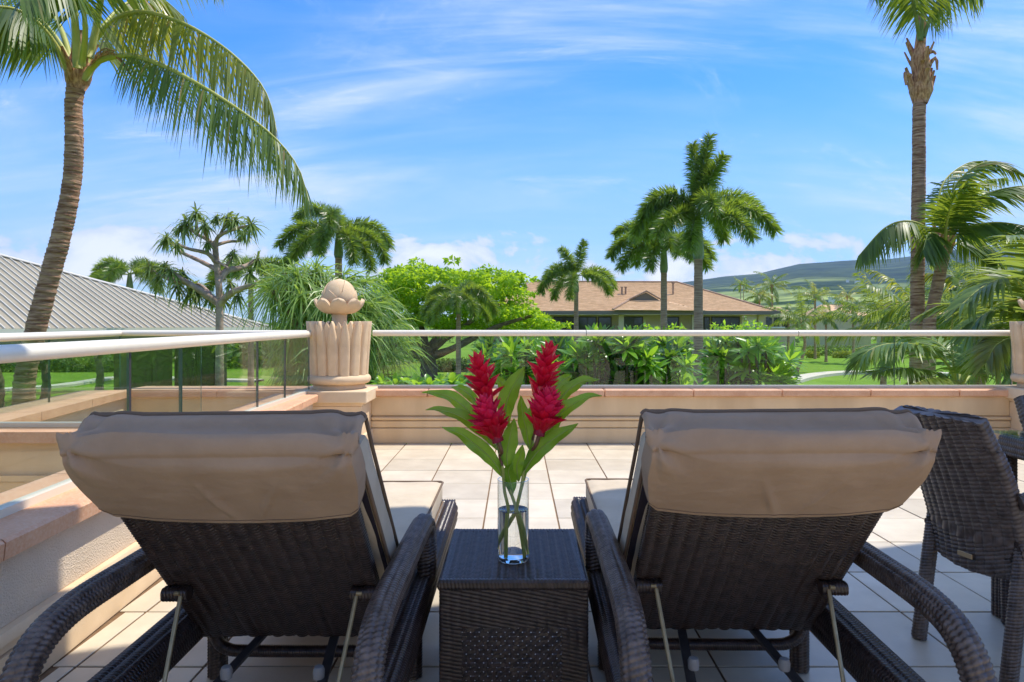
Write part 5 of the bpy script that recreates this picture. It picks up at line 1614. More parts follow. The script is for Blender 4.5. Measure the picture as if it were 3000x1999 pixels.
mb = MB(); a = HP(1420, 923, YE); b = HP(2285, 923, YE); mb.box(a, b + np.array((0, 17, 0.02))); put('soffit', mb, MT['cream_wall'], hs, sm=False, sharp=None)
yb = 1092
hbox(1440, 2175, 924, 1075, YE + 2.6, 0.3, 'wall', MT['cream_wall'])
hbox(1480, 2240, 985, 996, YE + 0.6, 2.0, 'balcony_slab', MT['cream_wall'])
for x0, x1 in ((1622, 1682), (1694, 1748), (1752, 1792), (1826, 1884), (1944, 1990), (2062, 2080), (2084, 2168)):
    f = hbox(x0, x1, 928, 985, YE + 2.52, 0.07, 'window', MT['frame'])
    n = max(1, int((x1 - x0) / 26))
    for k in range(n):
        hbox(x0 + 3 + (x1 - x0 - 4) * k / n, x0 + 1 + (x1 - x0 - 4) * (k + 1) / n, 931, 983, YE + 2.49, 0.02, 'pane', MT['dark_glass'], hs).parent = f
for x0 in (1592, 1812, 2028, 2222):
    hbox(x0, x0 + 16, 922, 1090, YE + 0.7, 0.5, 'column', MT['cream_wall'])
hbox(1440, 2175, 996, 1080, YE + 2.3, 0.25, 'lower_wall', MT['brown_wall'])
for x0 in (1500, 1600, 1700, 1860, 1960, 2080):
    f = hbox(x0, x0 + 66, 1002, 1070, YE + 2.2, 0.06, 'window', MT['frame']); hbox(x0 + 4, x0 + 62, 1005, 1068, YE + 2.17, 0.02, 'pane', MT['dark_glass']).parent = f
for o_ in list(bpy.data.objects):
    if o_.name.startswith('pane') and o_.parent and o_.parent.name.startswith('window'): pass
# annex right of the house
an = thing('house', 'small pale house with orange roof just right of the big shingled house', 'house', (30, 84, GROUND))
AO = np.array((30.0, 84.0, GROUND))
def abox(o, x0, x1, y0, y1, Y, th, name, m, par):
    a, b = P(x0, y1, Y) - o, P(x1, y0, Y) - o
    mb = MB(); mb.box(a, b + np.array((0, th, 0))); return put(name, mb, m, par, sm=False, sharp=None)
abox(AO, 2236, 2330, 922, 1040, 84, 6, 'wall', MT['cream_wall'], an)
for x0, x1 in ((2245, 2262), (2268, 2284), (2292, 2312)): abox(AO, x0, x1, 930, 960, 83.9, 0.1, 'window', MT['dark_glass'], an)
abox(AO, 2240, 2300, 958, 961, 82.6, 0.06, 'balcony_rail', MT['white'], an)
def hip(o, xl, xr, ye, yr, Y, dep, par, inset=0.22, m='shingle', over=0.0):
    a, b = P(xl, ye, Y) - o, P(xr, ye, Y) - o
    w = b[0] - a[0]
    zr = (945 - yr) / FPX * (Y + dep / 2) + EYE - o[2]
    r0, r1 = np.array((a[0] + w * inset, a[1] + dep / 2, zr)), np.array((b[0] - w * inset, a[1] + dep / 2, zr))
    mb = MB(); c, d = b + (0, dep, 0), a + np.array((0, dep, 0))
    mb.add([a, b, r1, r0], [(0, 1, 2, 3)]); mb.add([b, c, r1], [(0, 1, 2)]); mb.add([c, d, r0, r1], [(0, 1, 2, 3)]); mb.add([d, a, r0], [(0, 1, 2)])
    put('roof', mb, MT[m], par, sm=False, sharp=None)
hip(AO, 2225, 2345, 922, 900, 83.4, 8, an)
# roofs further off
for k, (xl, xr, ye, yr, Y, lab) in enumerate((
        (2408, 2560, 925, 893, 120, 'distant house with salmon hip roof left of the tall palm trunk'),
        (2640, 2760, 922, 878, 105, 'distant house with orange roof just right of the tall palm trunk'),
        (2740, 2900, 920, 902, 92, 'distant house with pink hip roof behind the palms at right'),
        (2846, 2960, 892, 878, 170, 'far pale roofed house glimpsed behind the palm fronds at right'))):
    b0 = P((xl + xr) / 2, ye, Y); b0[2] = GROUND
    hh_ = thing('house', lab, 'house', tuple(b0), 0, 'distant houses with hip roofs')
    abox(b0, xl + 8, xr - 8, ye + 0.5, 945 + (EYE - GROUND) * FPX / Y, Y + 0.5, 8, 'wall', MT['cream_wall'], hh_)
    for q in range(3): abox(b0, xl + 16 + q * (xr - xl) / 3.4, xl + 30 + q * (xr - xl) / 3.4, ye + 5, ye + 18, Y + 0.42, 0.1, 'window', MT['dark_glass'], hh_)
    hip(b0, xl, xr, ye, yr, Y, 10, hh_)
MT['bldg_white'] = mat('white_wall', (0.66, 0.65, 0.62), None, rough=0.8)
for k, (x, y, Y, w, h, lab) in enumerate(((2484, 823, 3300, 13, 4, 'tiny white hillside building below the pasture, left one of a pair'), (2514, 826, 3300, 24, 4, 'long tiny white hillside building, right one of a pair'), (2400, 887, 900, 9, 3.5, 'white flat roofed house among the trees at the foot of the mountain'), (2446, 879, 1000, 14, 3, 'long low white building among trees at the foot of the mountain'))):
    p0 = P(x, y, Y)
    t = thing('hillside_building', lab, 'building', tuple(p0), 0, 'white buildings on the slope')
    mb = MB(); mb.box((-w / 2, 0, -h * 2), (w / 2, w * 0.4, h)); put('wall', mb, MT['bldg_white'], t, sm=False, sharp=None)
    mb = MB(); mb.box((-w / 2 - 1, -1, h), (w / 2 + 1, w * 0.4 + 1, h + 1.2)); put('roof', mb, MT['fascia'], t, sm=False, sharp=None)
mb = MB()

# ---------------------------------------------------------------- palms
def gnd(x, Y): return np.array(((x - CX) / FPX * Y, Y, GROUND))
# leaning coconut palm, left
b0 = np.array((P(69, 1184, 9.6)[0] - 0.05, 9.6, GROUND))
lp = thing('coconut_palm', 'large leaning coconut palm with ringed trunk and long drooping fronds at left', 'palm tree', tuple(b0))
YL = 9.6
tr = [b0 + (0.0, 0, 0), P(66, 1300, YL), P(69, 1184, YL), P(77, 1086, YL), P(109, 952, YL), P(144, 818, YL), P(181, 684, YL), P(203, 580, YL), P(216, 480, YL), P(217, 390, YL), P(216, 310, YL), P(224, 245, YL), P(231, 205, YL)]
mb = ring_trunk(local(tr, b0), 0.155, 0.110, ring=0.062, amp=0.11, seg=28, flare=0.10)
put('trunk', mb, MT['bark'], lp, sharp=None)
mb = MB(); boots(mb, local(P(226, 250, YL), b0), 0.13, 12, 0.36, 0.55, 0.30, 0.13)
mb.tube(smooth([local(P(224, 262, YL), b0), local(P(230, 215, YL), b0), local(P(236, 150, YL), b0), local(P(240, 90, YL), b0)], 10), np.array([.11, .15, .17, .16, .14, .12, .10, .08, .06, .03]), 12)
put('leaf_base', mb, MT['husk'], lp, sharp=None)
def pf(pts, off):
    return smooth([local(P(*q), off) for q in pts], 26)
def hfrond(par, off, pts, n, L, W, leaf='coco', hang=0.9, droop=0.5, r0=0.035, t0=0.2, sweep=25, gap=0.05, lift=0.0, wind=None, rach='rachis', jit=0.10):
    fb = feather(pf(pts, off), n=n, L=L, W=W, t0=t0, sweep=sweep, hang=hang, droop=droop, r0=r0, gap=gap, lift=lift, wind=wind, jit=jit)
    return link('frond', fb.mesh('frond', True), [MT[leaf], MT[rach]], par)
hfrond(lp, b0, [(246, 232, 9.55), (268, 200, 9.5), (300, 175, 9.4), (380, 163, 9.2), (470, 190, 9.0), (560, 235, 8.8), (660, 295, 8.7), (760, 365, 8.6), (830, 430, 8.55), (878, 500, 8.5), (905, 590, 8.5)], 170, 0.72, 0.025, jit=0.17, hang=1.25, r0=0.050, t0=0.20, sweep=22, gap=0.10)
hfrond(lp, b0, [(250, 190, 9.6), (275, 120, 9.6), (350, 50, 9.5), (430, 36, 9.4), (540, 70, 9.2), (640, 128, 9.1), (715, 190, 9.0), (770, 255, 8.9), (797, 320, 8.9), (810, 385, 8.9)], 170, 0.75, 0.025, jit=0.15, leaf='coco_y', hang=1.2, r0=0.050, t0=0.16, sweep=25, gap=0.06)
hfrond(lp, b0, [(198, 205, 9.5), (178, 160, 9.4), (140, 100, 9.2), (90, 50, 9.0), (20, 22, 8.8), (-80, 30, 8.6), (-160, 90, 8.5)], 90, 0.70, 0.036, hang=1.1, r0=0.050, t0=0.22)
hfrond(lp, b0, [(228, 200, 9.3), (222, 100, 9.2), (214, 0, 9.0), (200, -120, 8.7), (150, -230, 8.3), (60, -260, 7.9), (-40, -160, 7.6)], 80, 0.75, 0.036, hang=0.8, r0=0.062, t0=0.30)
hfrond(lp, b0, [(262, 170, 9.4), (282, 80, 9.4), (300, -20, 9.3), (340, -130, 9.2), (430, -200, 9.0), (560, -170, 8.8), (640, -60, 8.7)], 80, 0.75, 0.036, hang=0.9, r0=0.055, t0=0.25)
hfrond(lp, b0, [(240, 190, 9.2), (250, 90, 8.9), (235, -10, 8.5), (190, -70, 8.1), (120, -70, 7.7), (60, 0, 7.4)], 80, 0.60, 0.036, hang=0.9, r0=0.05, t0=0.35)
hfrond(lp, b0, [(210, 190, 9.8), (180, 90, 10.1), (130, 10, 10.5), (60, -30, 10.9), (-40, -20, 11.3), (-110, 60, 11.6)], 80, 0.8, 0.04, hang=0.9, r0=0.05, t0=0.2)
hfrond(lp, b0, [(250, 180, 9.9), (300, 80, 10.3), (370, 10, 10.8), (460, -10, 11.3), (540, 50, 11.7)], 80, 0.80, 0.04, leaf='coco_y', hang=1.0, r0=0.05, t0=0.15)
hfrond(lp, b0, [(205, 180, 9.6), (165, 110, 9.7), (120, 60, 9.8), (70, 60, 9.9), (30, 120, 9.9)], 60, 0.55, 0.035, hang=1.1, r0=0.04, t0=0.2)
for q in range(7):                                # dry flower stalks
    mb = MB(); a0_ = P(262 + 6 * q, 195 - 8 * q, 9.4); pts_ = [local(a0_, b0), local(P(300 + 9 * q, 145 + 5 * q, 9.3), b0), local(P(335 + 8 * q, 150 + 12 * q, 9.25), b0)]
    mb.tube(smooth(pts_, 8), 0.012, 6); put('flower_stalk', mb, MT['husk'], lp, sharp=None)

# tall coconut palm, right
YT = 13.5
b0 = np.array((P(2688, 975, YT)[0] - 0.02, YT, GROUND))
tp_ = thing('coconut_palm', 'tall slender coconut palm with bare ringed trunk and ragged leaf bases at right', 'palm tree', tuple(b0))
tr = [b0, P(2686, 1050, YT), P(2688, 960, YT), P(2688, 800, YT), P(2690, 650, YT), P(2692, 500, YT), P(2692, 400, YT), P(2693, 320, YT), P(2696, 280, YT)]
put('trunk', ring_trunk(local(tr, b0), 0.142, 0.118, ring=0.075, amp=0.06, seg=22, flare=0.08), MT['bark'], tp_, sharp=None)
mb = MB()
mb.tube(smooth([local(P(x, y, YT), b0) for x, y in ((2696, 305), (2698, 270), (2700, 230), (2696, 185), (2695, 145), (2699, 100), (2702, 40))], 22), np.interp(np.linspace(0, 1, 22), [0, .15, .35, .5, .62, .8, 1], [.13, .22, .16, .17, .10, .09, .06]), 12)
boots(mb, local(P(2697, 290, YT), b0), 0.15, 9, 0.30, 0.35, 0.40, 0.19); boots(mb, local(P(2699, 215, YT), b0), 0.14, 7, 0.45, 0.45, 0.34, 0.14)
for q_ in ((2720, 190, 2742, 170, 2746, 205), (2668, 225, 2652, 215, 2655, 250), (2715, 155, 2735, 152, 2742, 160)):
    mb.tube(smooth([local(P(q_[0], q_[1], YT - .1), b0), local(P(q_[2], q_[3], YT - .15), b0), local(P(q_[4], q_[5], YT - .15), b0)], 6), np.linspace(.05, .02, 6), 6)
put('leaf_base', mb, MT['husk'], tp_, sharp=None)
for pts_, lf_ in (([(2698, 120, 13.4), (2702, 30, 13.3), (2698, -80, 13.1), (2680, -220, 12.8), (2640, -320, 12.5)], 'coco'),
             ([(2694, 115, 13.4), (2678, 20, 13.2), (2655, -55, 13.0), (2625, -85, 12.8), (2592, -75, 12.6), (2560, -20, 12.5)], 'coco'),
             ([(2706, 110, 13.4), (2738, 20, 13.3), (2785, -45, 13.2), (2835, -55, 13.0), (2875, -20, 12.9)], 'coco'),
             ([(2696, 110, 13.6), (2690, 10, 13.9), (2668, -100, 14.3), (2620, -160, 14.8)], 'coco'),
             ([(2704, 110, 13.6), (2718, 10, 13.9), (2760, -80, 14.3), (2820, -110, 14.8)], 'coco')):
    hfrond(tp_, b0, pts_, 62, 0.66, 0.034, leaf=lf_, hang=0.95, r0=0.045, t0=0.22, rach='rachis_g', gap=0.08, jit=0.18)

# windblown coconut palm, right middle
YM = 12.2
b0 = np.array((P(2722, 1000, YM)[0], YM, GROUND))
wp = thing('coconut_palm', 'windblown coconut palm with leaning trunk, fronds swept to the right', 'palm tree', tuple(b0))
tr = [b0, P(2722, 1010, YM), P(2733, 905, YM), P(2746, 840, YM), P(2758, 780, YM), P(2766, 735, YM), P(2770, 700, YM)]
put('trunk', ring_trunk(local(tr, b0), 0.125, 0.098, ring=0.07, amp=0.06, seg=20, flare=0.06), MT['bark'], wp, sharp=None)
mb = MB(); boots(mb, local(P(2767, 742, YM), b0), 0.10, 10, 0.36, 0.45, 0.28, 0.13); put('leaf_base', mb, MT['husk'], wp, sharp=None)
wd = (0.35, 0, 0)
for pts_, lf_, hg in (([(2770, 715, 12.2), (2772, 640, 12.1), (2800, 545, 11.9), (2862, 485, 11.7), (2930, 475, 11.6), (2985, 510, 11.5)], 'coco', .25),
             ([(2774, 715, 12.1), (2826, 610, 11.8), (2900, 565, 11.5), (3000, 545, 11.2), (3060, 560, 11.1)], 'coco', .35),
             ([(2778, 720, 12.1), (2830, 672, 11.8), (2920, 652, 11.5), (3040, 668, 11.2)], 'coco', .6),
             ([(2780, 725, 12.2), (2835, 700, 12.3), (2885, 710, 12.4), (2920, 765, 12.5)], 'coco', .8),
             ([(2758, 715, 12.2), (2715, 668, 12.2), (2655, 648, 12.2), (2590, 670, 12.2), (2515, 750, 12.2)], 'coco', .65),
             ([(2760, 718, 12.0), (2740, 685, 11.8), (2718, 690, 11.6), (2704, 735, 11.5)], 'coco', .9),
             ([(2766, 710, 12.3), (2748, 610, 12.5), (2768, 530, 12.7), (2830, 480, 12.9), (2890, 470, 13.0)], 'coco', .2),
             ([(2768, 715, 12.0), (2775, 650, 11.7), (2790, 590, 11.4), (2830, 540, 11.1)], 'coco', .15),
             ([(2772, 712, 12.4), (2800, 620, 12.8), (2860, 540, 13.2), (2950, 520, 13.6)], 'coco', .3)):
    hfrond(wp, b0, pts_, 78, 0.62, 0.036, leaf=lf_, hang=hg, r0=0.035, t0=0.15, wind=wd, sweep=38, droop=0.35, rach='rachis')

# foxtail palms
def fpos(x, y, Y): return P(x, y, Y)
FX = [
 (2046, 622, 26.0, 0.185, 1.75, 'tallest foxtail palm of the garden, in front of the shingled house', [(10, 87, 3.1, 12), (100, 85, 2.9, 10), (330, 80, 2.4, 30), (178, 68, 2.9, 150), (172, 38, 3.0, 115), (20, 52, 3.3, 100), (338, 28, 3.2, 92), (310, 8, 2.7, 70), (215, 10, 2.6, 70), (270, 48, 2.5, 110), (95, 55, 2.7, 110), (140, 30, 2.8, 100), (50, 30, 2.9, 100), (245, -12, 2.4, 60)]),
 (1945, 706, 33.0, 0.17, 1.5, 'shorter foxtail palm close to the left of the tallest one', [(175, 35, 3.1, 105), (185, 5, 2.7, 75), (8, 35, 3.0, 110), (355, 5, 2.6, 75), (265, 40, 2.3, 115), (300, 20, 2.4, 95), (220, 55, 2.8, 120), (150, 60, 3.0, 100), (95, 70, 2.6, 95), (60, 40, 2.7, 105), (120, 20, 2.6, 90), (235, -5, 2.3, 70)]),
 (1688, 806, 41.0, 0.155, 1.0, 'small foxtail palm before the left end of the shingled house', [(30, 82, 2.3, 16), (200, 76, 2.0, 35), (176, 62, 2.4, 140), (200, 30, 3.0, 115), (8, 40, 3.0, 120), (335, 20, 2.7, 100), (255, 15, 2.9, 105), (225, 10, 2.7, 95), (100, 50, 2.5, 110)]),
 (1343, 872, 43.0, 0.165, 1.0, 'foxtail palm with grey trunk in front of the bright spreading tree', [(150, 62, 3.0, 130), (70, 60, 2.8, 85), (185, 25, 2.9, 110), (350, 30, 3.1, 110), (300, 25, 3.0, 110), (235, 20, 3.0, 110), (270, 40, 2.6, 125), (20, 5, 2.7, 85), (205, 0, 2.7, 80), (110, 45, 2.7, 110), (330, 55, 2.6, 115)]),
 (992, 672, 32.0, 0.19, 1.3, 'dark foxtail palm standing behind the corner planter', [(155, 72, 3.3, 120), (185, 30, 3.2, 95), (190, -2, 3.1, 70), (35, 42, 3.2, 115), (350, 12, 3.1, 95), (330, -8, 3.0, 75), (275, 62, 2.9, 135), (262, 20, 2.8, 105), (225, 5, 2.9, 80), (100, 55, 2.8, 105), (130, 25, 2.9, 95), (305, 0, 2.8, 85)]),
 (380, 800, 38.0, 0.17, 1.0, 'foxtail palm half hidden behind the pavilion roof', [(160, 55, 3.3, 120), (185, 20, 2.8, 90), (20, 45, 2.8, 110), (340, 20, 2.6, 95), (270, 40, 2.5, 115), (90, 60, 2.6, 100), (225, 10, 2.6, 85)]),
 (735, 790, 37.0, 0.16, 1.0, 'foxtail palm mostly hidden behind the old screw pine', [(170, 45, 2.8, 110), (200, 15, 2.6, 85), (20, 50, 2.7, 110), (345, 20, 2.6, 95), (270, 45, 2.5, 120), (120, 55, 2.5, 100), (60, 30, 2.5, 95)]),
]
for (x, y, Y, r, sh, lab, fr) in FX:
    top = P(x, y, Y); base = top.copy(); base[2] = GROUND
    foxtail(base, top, r, fr, lab, shaft=sh, n=640 if Y < 35 else 560, lf=0.54 if Y < 35 else 0.52, w=0.036)

# more coconut palms further off
def far_coco(x, ytop, Y, L, lab, xb=None, r=0.13, nf=13, n=34, W=0.06, wind=None, lean=(0, 0), leaf='coco', el=(80, -10), bend=(50, 95), group='coconut palms beyond the lawn', Lf=0.62):
    top = P(x, ytop, Y); base = gnd(xb if xb is not None else x, Y)
    return coco(base, top, r, rnd_fronds(nf, L, el, bend), lab, group, L=Lf, n=n, W=W, wind=wind, lean=lean, leaf=leaf, hang=0.35, rach='rachis_g')
far_coco(2352, 948, 61.0, 3.6, 'young coconut palm with curved trunk standing on the open lawn', xb=2333, lean=(0.45, 0), el=(85, 0), bend=(25, 80))
far_coco(2590, 958, 31.0, 2.7, 'bushy coconut palm with dark trunk just left of the tall bare trunk', xb=2586, el=(88, 0), bend=(20, 75), nf=16, n=44, W=0.05)
far_coco(2262, 838, 96.0, 3.2, 'coconut palm leaning in the wind beside the end of the shingled roof', wind=(0.3, 0, 0))
far_coco(2225, 868, 92.0, 2.6, 'drooping coconut palm left of the wind leaning one', el=(70, -20))
far_coco(2388, 872, 84.0, 3.0, 'coconut palm behind the young palm on the lawn', el=(80, -5))
far_coco(2482, 868, 125.0, 2.9, 'browning coconut palm before the salmon roof', leaf='coco_y', nf=11)
far_coco(2170, 835, 165.0, 2.6, 'left one of two slim far palms above the house roof', r=0.10, nf=9, n=20, W=0.10, group='slim far palms')
far_coco(2178, 834, 170.0, 2.6, 'right one of two slim far palms above the house roof', r=0.10, nf=9, n=20, W=0.10, group='slim far palms')
for x, y, Y, lab in ((2795, 830, 46, 'windswept coconut palm right of the leaning trunk, shorter of a cluster'), (2815, 815, 48, 'windswept coconut palm, taller of the cluster right of the leaning trunk'), (2880, 832, 44, 'windswept coconut palm farther right in the cluster'), (2925, 822, 47, 'windswept coconut palm near the right edge of the photo')):
    far_coco(x, y + 25, Y, 2.3, lab, wind=(0.45, 0, 0), el=(86, 10), bend=(20, 70), group='windswept palms at right', nf=12, n=36, W=0.05)
far_coco(2500, 905, 75, 2.4, 'low coconut palm behind the bushy one, near the salmon roof', el=(70, 0))
far_coco(2420, 935, 78, 2.3, 'low coconut palm at the far edge of the lawn', el=(80, 0))
far_coco(2310, 930, 72, 2.2, 'low coconut palm beside the small pale house', el=(80, 0))

# areca palms close by, right
def areca(base, label, frs, n=54, L=0.55, W=0.045, hang=0.25, leaf='areca'):
    t = thing('areca_palm', label, 'palm tree', tuple(base), 0, 'feathery palms below the terrace at right')
    for pts_, kw in frs:
        k = dict(n=n, L=L, W=W, hang=hang, t0=0.22, r0=0.022, sweep=42, droop=0.35, lift=0.25, gap=0.03, leaf=leaf); k.update(kw)
        hfrond(t, base, pts_, **k)
    return t
Ya = 9.4
b0 = P(2815, 1150, Ya); 
ar = areca(b0, 'young feathery palm with arching fronds just beyond the glass at right', [
 ([(2803, 1128, 9.4), (2780, 1075, 9.3), (2750, 1044, 9.2), (2698, 1014, 9.0), (2640, 1006, 8.9), (2580, 1012, 8.8), (2535, 1035, 8.7), (2508, 1070, 8.7)], dict(n=80)),
 ([(2802, 1128, 9.3), (2788, 1020, 9.2), (2790, 945, 9.2), (2800, 870, 9.2), (2814, 806, 9.2)], dict(n=10, L=0.25, t0=0.75)),
 ([(2812, 1128, 9.4), (2834, 1050, 9.4), (2863, 1011, 9.4), (2895, 975, 9.4), (2930, 950, 9.4)], dict(n=56)),
 ([(2795, 1130, 9.3), (2757, 1098, 9.1), (2690, 1082, 8.9), (2610, 1080, 8.7), (2560, 1092, 8.6)], dict(n=60, leaf='coco', L=.45)),
 ([(2818, 1128, 9.3), (2850, 1075, 9.1), (2900, 1055, 8.9), (2960, 1075, 8.7)], dict(n=56, leaf='coco')),
 ([(2815, 1130, 9.6), (2800, 1060, 9.9), (2740, 1000, 10.3), (2660, 985, 10.7)], dict(n=50)),
 ([(2818, 1130, 9.6), (2870, 1070, 10.0), (2920, 1040, 10.4), (2980, 1050, 10.8)], dict(n=50, leaf='coco')),
 ([(2805, 1130, 9.2), (2770, 1110, 8.9), (2720, 1110, 8.6), (2670, 1130, 8.4)], dict(n=40, leaf='coco_y', L=.4)),
])
tr_ = put('trunk', ring_trunk([np.array((0, 0, GROUND - b0[2])), np.array((0, 0, (GROUND - b0[2]) / 2)), np.array((0.0, 0, 0.12))], 0.10, 0.07, ring=0.1, amp=0.05, seg=12), MT['bark'], ar, sharp=None)
b0 = P(3080, 1120, 8.2)
ar = areca(b0, 'large feathery palm reaching in from the right edge of the photo', [
 ([(3070, 1050, 8.2), (3040, 930, 8.0), (3000, 845, 7.9), (2950, 815, 7.8), (2880, 840, 7.7), (2820, 890, 7.6)], dict(L=.6)),
 ([(3070, 1050, 8.2), (3040, 950, 8.4), (2990, 890, 8.6), (2930, 875, 8.8), (2850, 890, 9.0), (2760, 895, 9.2), (2700, 925, 9.3)], dict(n=70, L=.55)),
 ([(3070, 1050, 8.2), (3030, 980, 8.2), (2980, 930, 8.2), (2920, 910, 8.2), (2870, 930, 8.2), (2830, 985, 8.2)], dict()),
 ([(3075, 1040, 8.1), (3060, 880, 7.9), (3040, 770, 7.7), (3000, 700, 7.5), (2950, 690, 7.4)], dict(L=.6)),
 ([(3075, 1050, 8.4), (3020, 900, 8.8), (2960, 800, 9.2), (2890, 800, 9.6), (2850, 850, 9.8)], dict(leaf='coco')),
 ([(3065, 1060, 8.0), (3020, 1010, 7.9), (2970, 990, 7.8), (2920, 1010, 7.7), (2890, 1060, 7.6)], dict(leaf='coco_y', n=44)),
 ([(3075, 1050, 8.4), (3030, 960, 8.8), (2970, 950, 9.1), (2900, 985, 9.4)], dict(leaf='coco')),
])
put('trunk', ring_trunk([np.array((0, 0, GROUND - b0[2])), np.array((0, 0, (GROUND - b0[2]) / 2)), np.array((-0.03, 0, 0.32))], 0.12, 0.08, ring=0.1, amp=0.05, seg=12), MT['bark'], ar, sharp=None)
for (x, y, Y, lab) in ((2690, 965, 17.0, 'leafy palm clump behind the foot of the tall bare trunk'), (2860, 935, 15.0, 'leafy palm clump behind the young feathery palm'), (2955, 965, 13.0, 'leafy palm clump in the far right corner of the garden')):
    top = P(x, y, Y)
    coco(gnd(x, Y), top, 0.09, rnd_fronds(15, 2.0, (85, -10), (50, 110)), lab, 'leafy palm clumps at right', L=0.5, n=44, W=0.045, leaf='areca', hang=0.3, rach='rachis_g', name='areca_palm', nboot=0)

# ---------------------------------------------------------------- screw pines
# old branching one
YH = 22.0
def PH(x, y, d=0.0): return P(x / 2.24, 550 + y / 2.24, YH + d)
b0 = PH(1440, 900); b0[2] = GROUND
hl = thing('screw_pine', 'old screw pine with bare forking branches and tufted ends rising above the pavilion roof', 'tree', tuple(b0))
def limb(pts, r0, r1, par=hl, off=None, m='branch', seg=9):
    mb = MB(); p = smooth([local(q, b0 if off is None else off) for q in pts], 16)
    mb.tube(p, np.linspace(r0, r1, 16) * (1 + 0.06 * np.sin(np.arange(16) * 2.2)), seg); return put('limb', mb, MT[m], par, sharp=None)
put('trunk', ring_trunk([np.zeros(3), local(PH(1440, 800), b0), local(PH(1432, 600), b0), local(PH(1415, 430), b0), local(PH(1415, 350), b0)], 0.17, 0.09, ring=0.2, amp=0.03, seg=14), MT['branch'], hl, sharp=None)
LB = [([(1430, 615, 0), (1490, 545, .2), (1570, 530, .5), (1640, 500, .8), (1695, 465, 1)], .13, .05), ([(1438, 770, 0), (1520, 690, -.3), (1650, 640, -.6), (1780, 595, -.8)], .13, .05),
      ([(1425, 750, 0), (1290, 660, -.3), (1190, 600, -.5), (1130, 555, -.6)], .14, .06), ([(1240, 630, -.4), (1120, 600, .2), (1010, 552, .6), (985, 540, .7)], .09, .045),
      ([(1418, 535, 0), (1310, 480, .4), (1190, 425, .8), (1150, 395, .9), (1100, 335, 1)], .08, .045), ([(1416, 490, 0), (1360, 432, -.3), (1240, 402, -.6), (1165, 372, -.8)], .08, .04),
      ([(1414, 385, 0), (1360, 340, .1), (1300, 310, .2), (1240, 265, .3)], .07, .04), ([(1300, 310, .2), (1292, 250, .2), (1288, 195, .2)], .05, .035), ([(1370, 345, .1), (1345, 300, -.2), (1340, 250, -.3)], .05, .035),
      ([(1416, 365, 0), (1438, 318, -.2), (1540, 272, -.5), (1640, 250, -.7)], .07, .04), ([(1425, 375, 0), (1500, 355, .3), (1570, 350, .5), (1610, 320, .6)], .06, .035), ([(1440, 318, -.2), (1470, 260, -.2), (1500, 215, -.2)], .05, .035),
      ([(1470, 600, .1), (1490, 510, .2), (1535, 445, .3)], .055, .03), ([(1380, 700, .2), (1330, 650, .5), (1290, 630, .7)], .07, .045), ([(1520, 690, -.3), (1525, 660, -.3), (1512, 630, -.2)], .05, .03),
      ([(1360, 440, -.3), (1365, 400, -.3), (1362, 370, -.4)], .04, .03), ([(1400, 470, 0), (1470, 510, -.4), (1500, 530, -.5)], .05, .03)]
for pts_, r0, r1 in LB: limb([PH(*q) for q in pts_], r0, r1)
TU = [(1215, 225, .3, 1.1), (1288, 165, .2, 1.0), (1340, 235, -.3, .95), (1495, 190, -.2, 1.05), (1545, 215, -.4, .9), (1645, 235, -.7, 1.05), (1605, 290, .6, .8), (1190, 260, .3, .8), (1098, 330, 1, .95), (1160, 372, -.8, .7), (1535, 430, .3, .7), (1692, 465, 1, .85), (1780, 590, -.8, 1.0), (1120, 550, -.6, 1.1), (985, 525, .7, 1.0), (1080, 520, .3, .9), (1280, 635, .7, 1.0), (1512, 625, -.2, .65), (1200, 560, .0, .9), (1170, 640, .3, 1.0), (1300, 700, .6, .9), (1420, 195, -.5, .6), (1360, 365, -.4, .5), (1040, 590, .5, 1.0), (1240, 690, .6, 1.0), (1380, 720, .6, .9), (1460, 720, .8, 1.0), (1560, 700, .9, 1.1), (1640, 560, .9, .9)]
for (x, y, d, s) in TU:
    mb = MB(); c = local(PH(x, y, d), b0)
    rosette(mb, c, (rng.normal(0, .25), rng.normal(0, .25), 1), 34, 0.62 * s, 0.062 * s, (8, 112), 0.75, 0.15, PROF4)
    n0 = 14; D = rng.normal(0, .5, (n0, 3)); D[:, 2] = -1; blades(mb, np.broadcast_to(c, (n0, 3)) + rng.normal(0, .04, (n0, 3)), D, rng.normal(0, 1, (n0, 3)), 0.55 * s, 0.05, 0.1, PROF4)
    link('tuft', mb.mesh('tuft', True), [MT['hala']], hl)

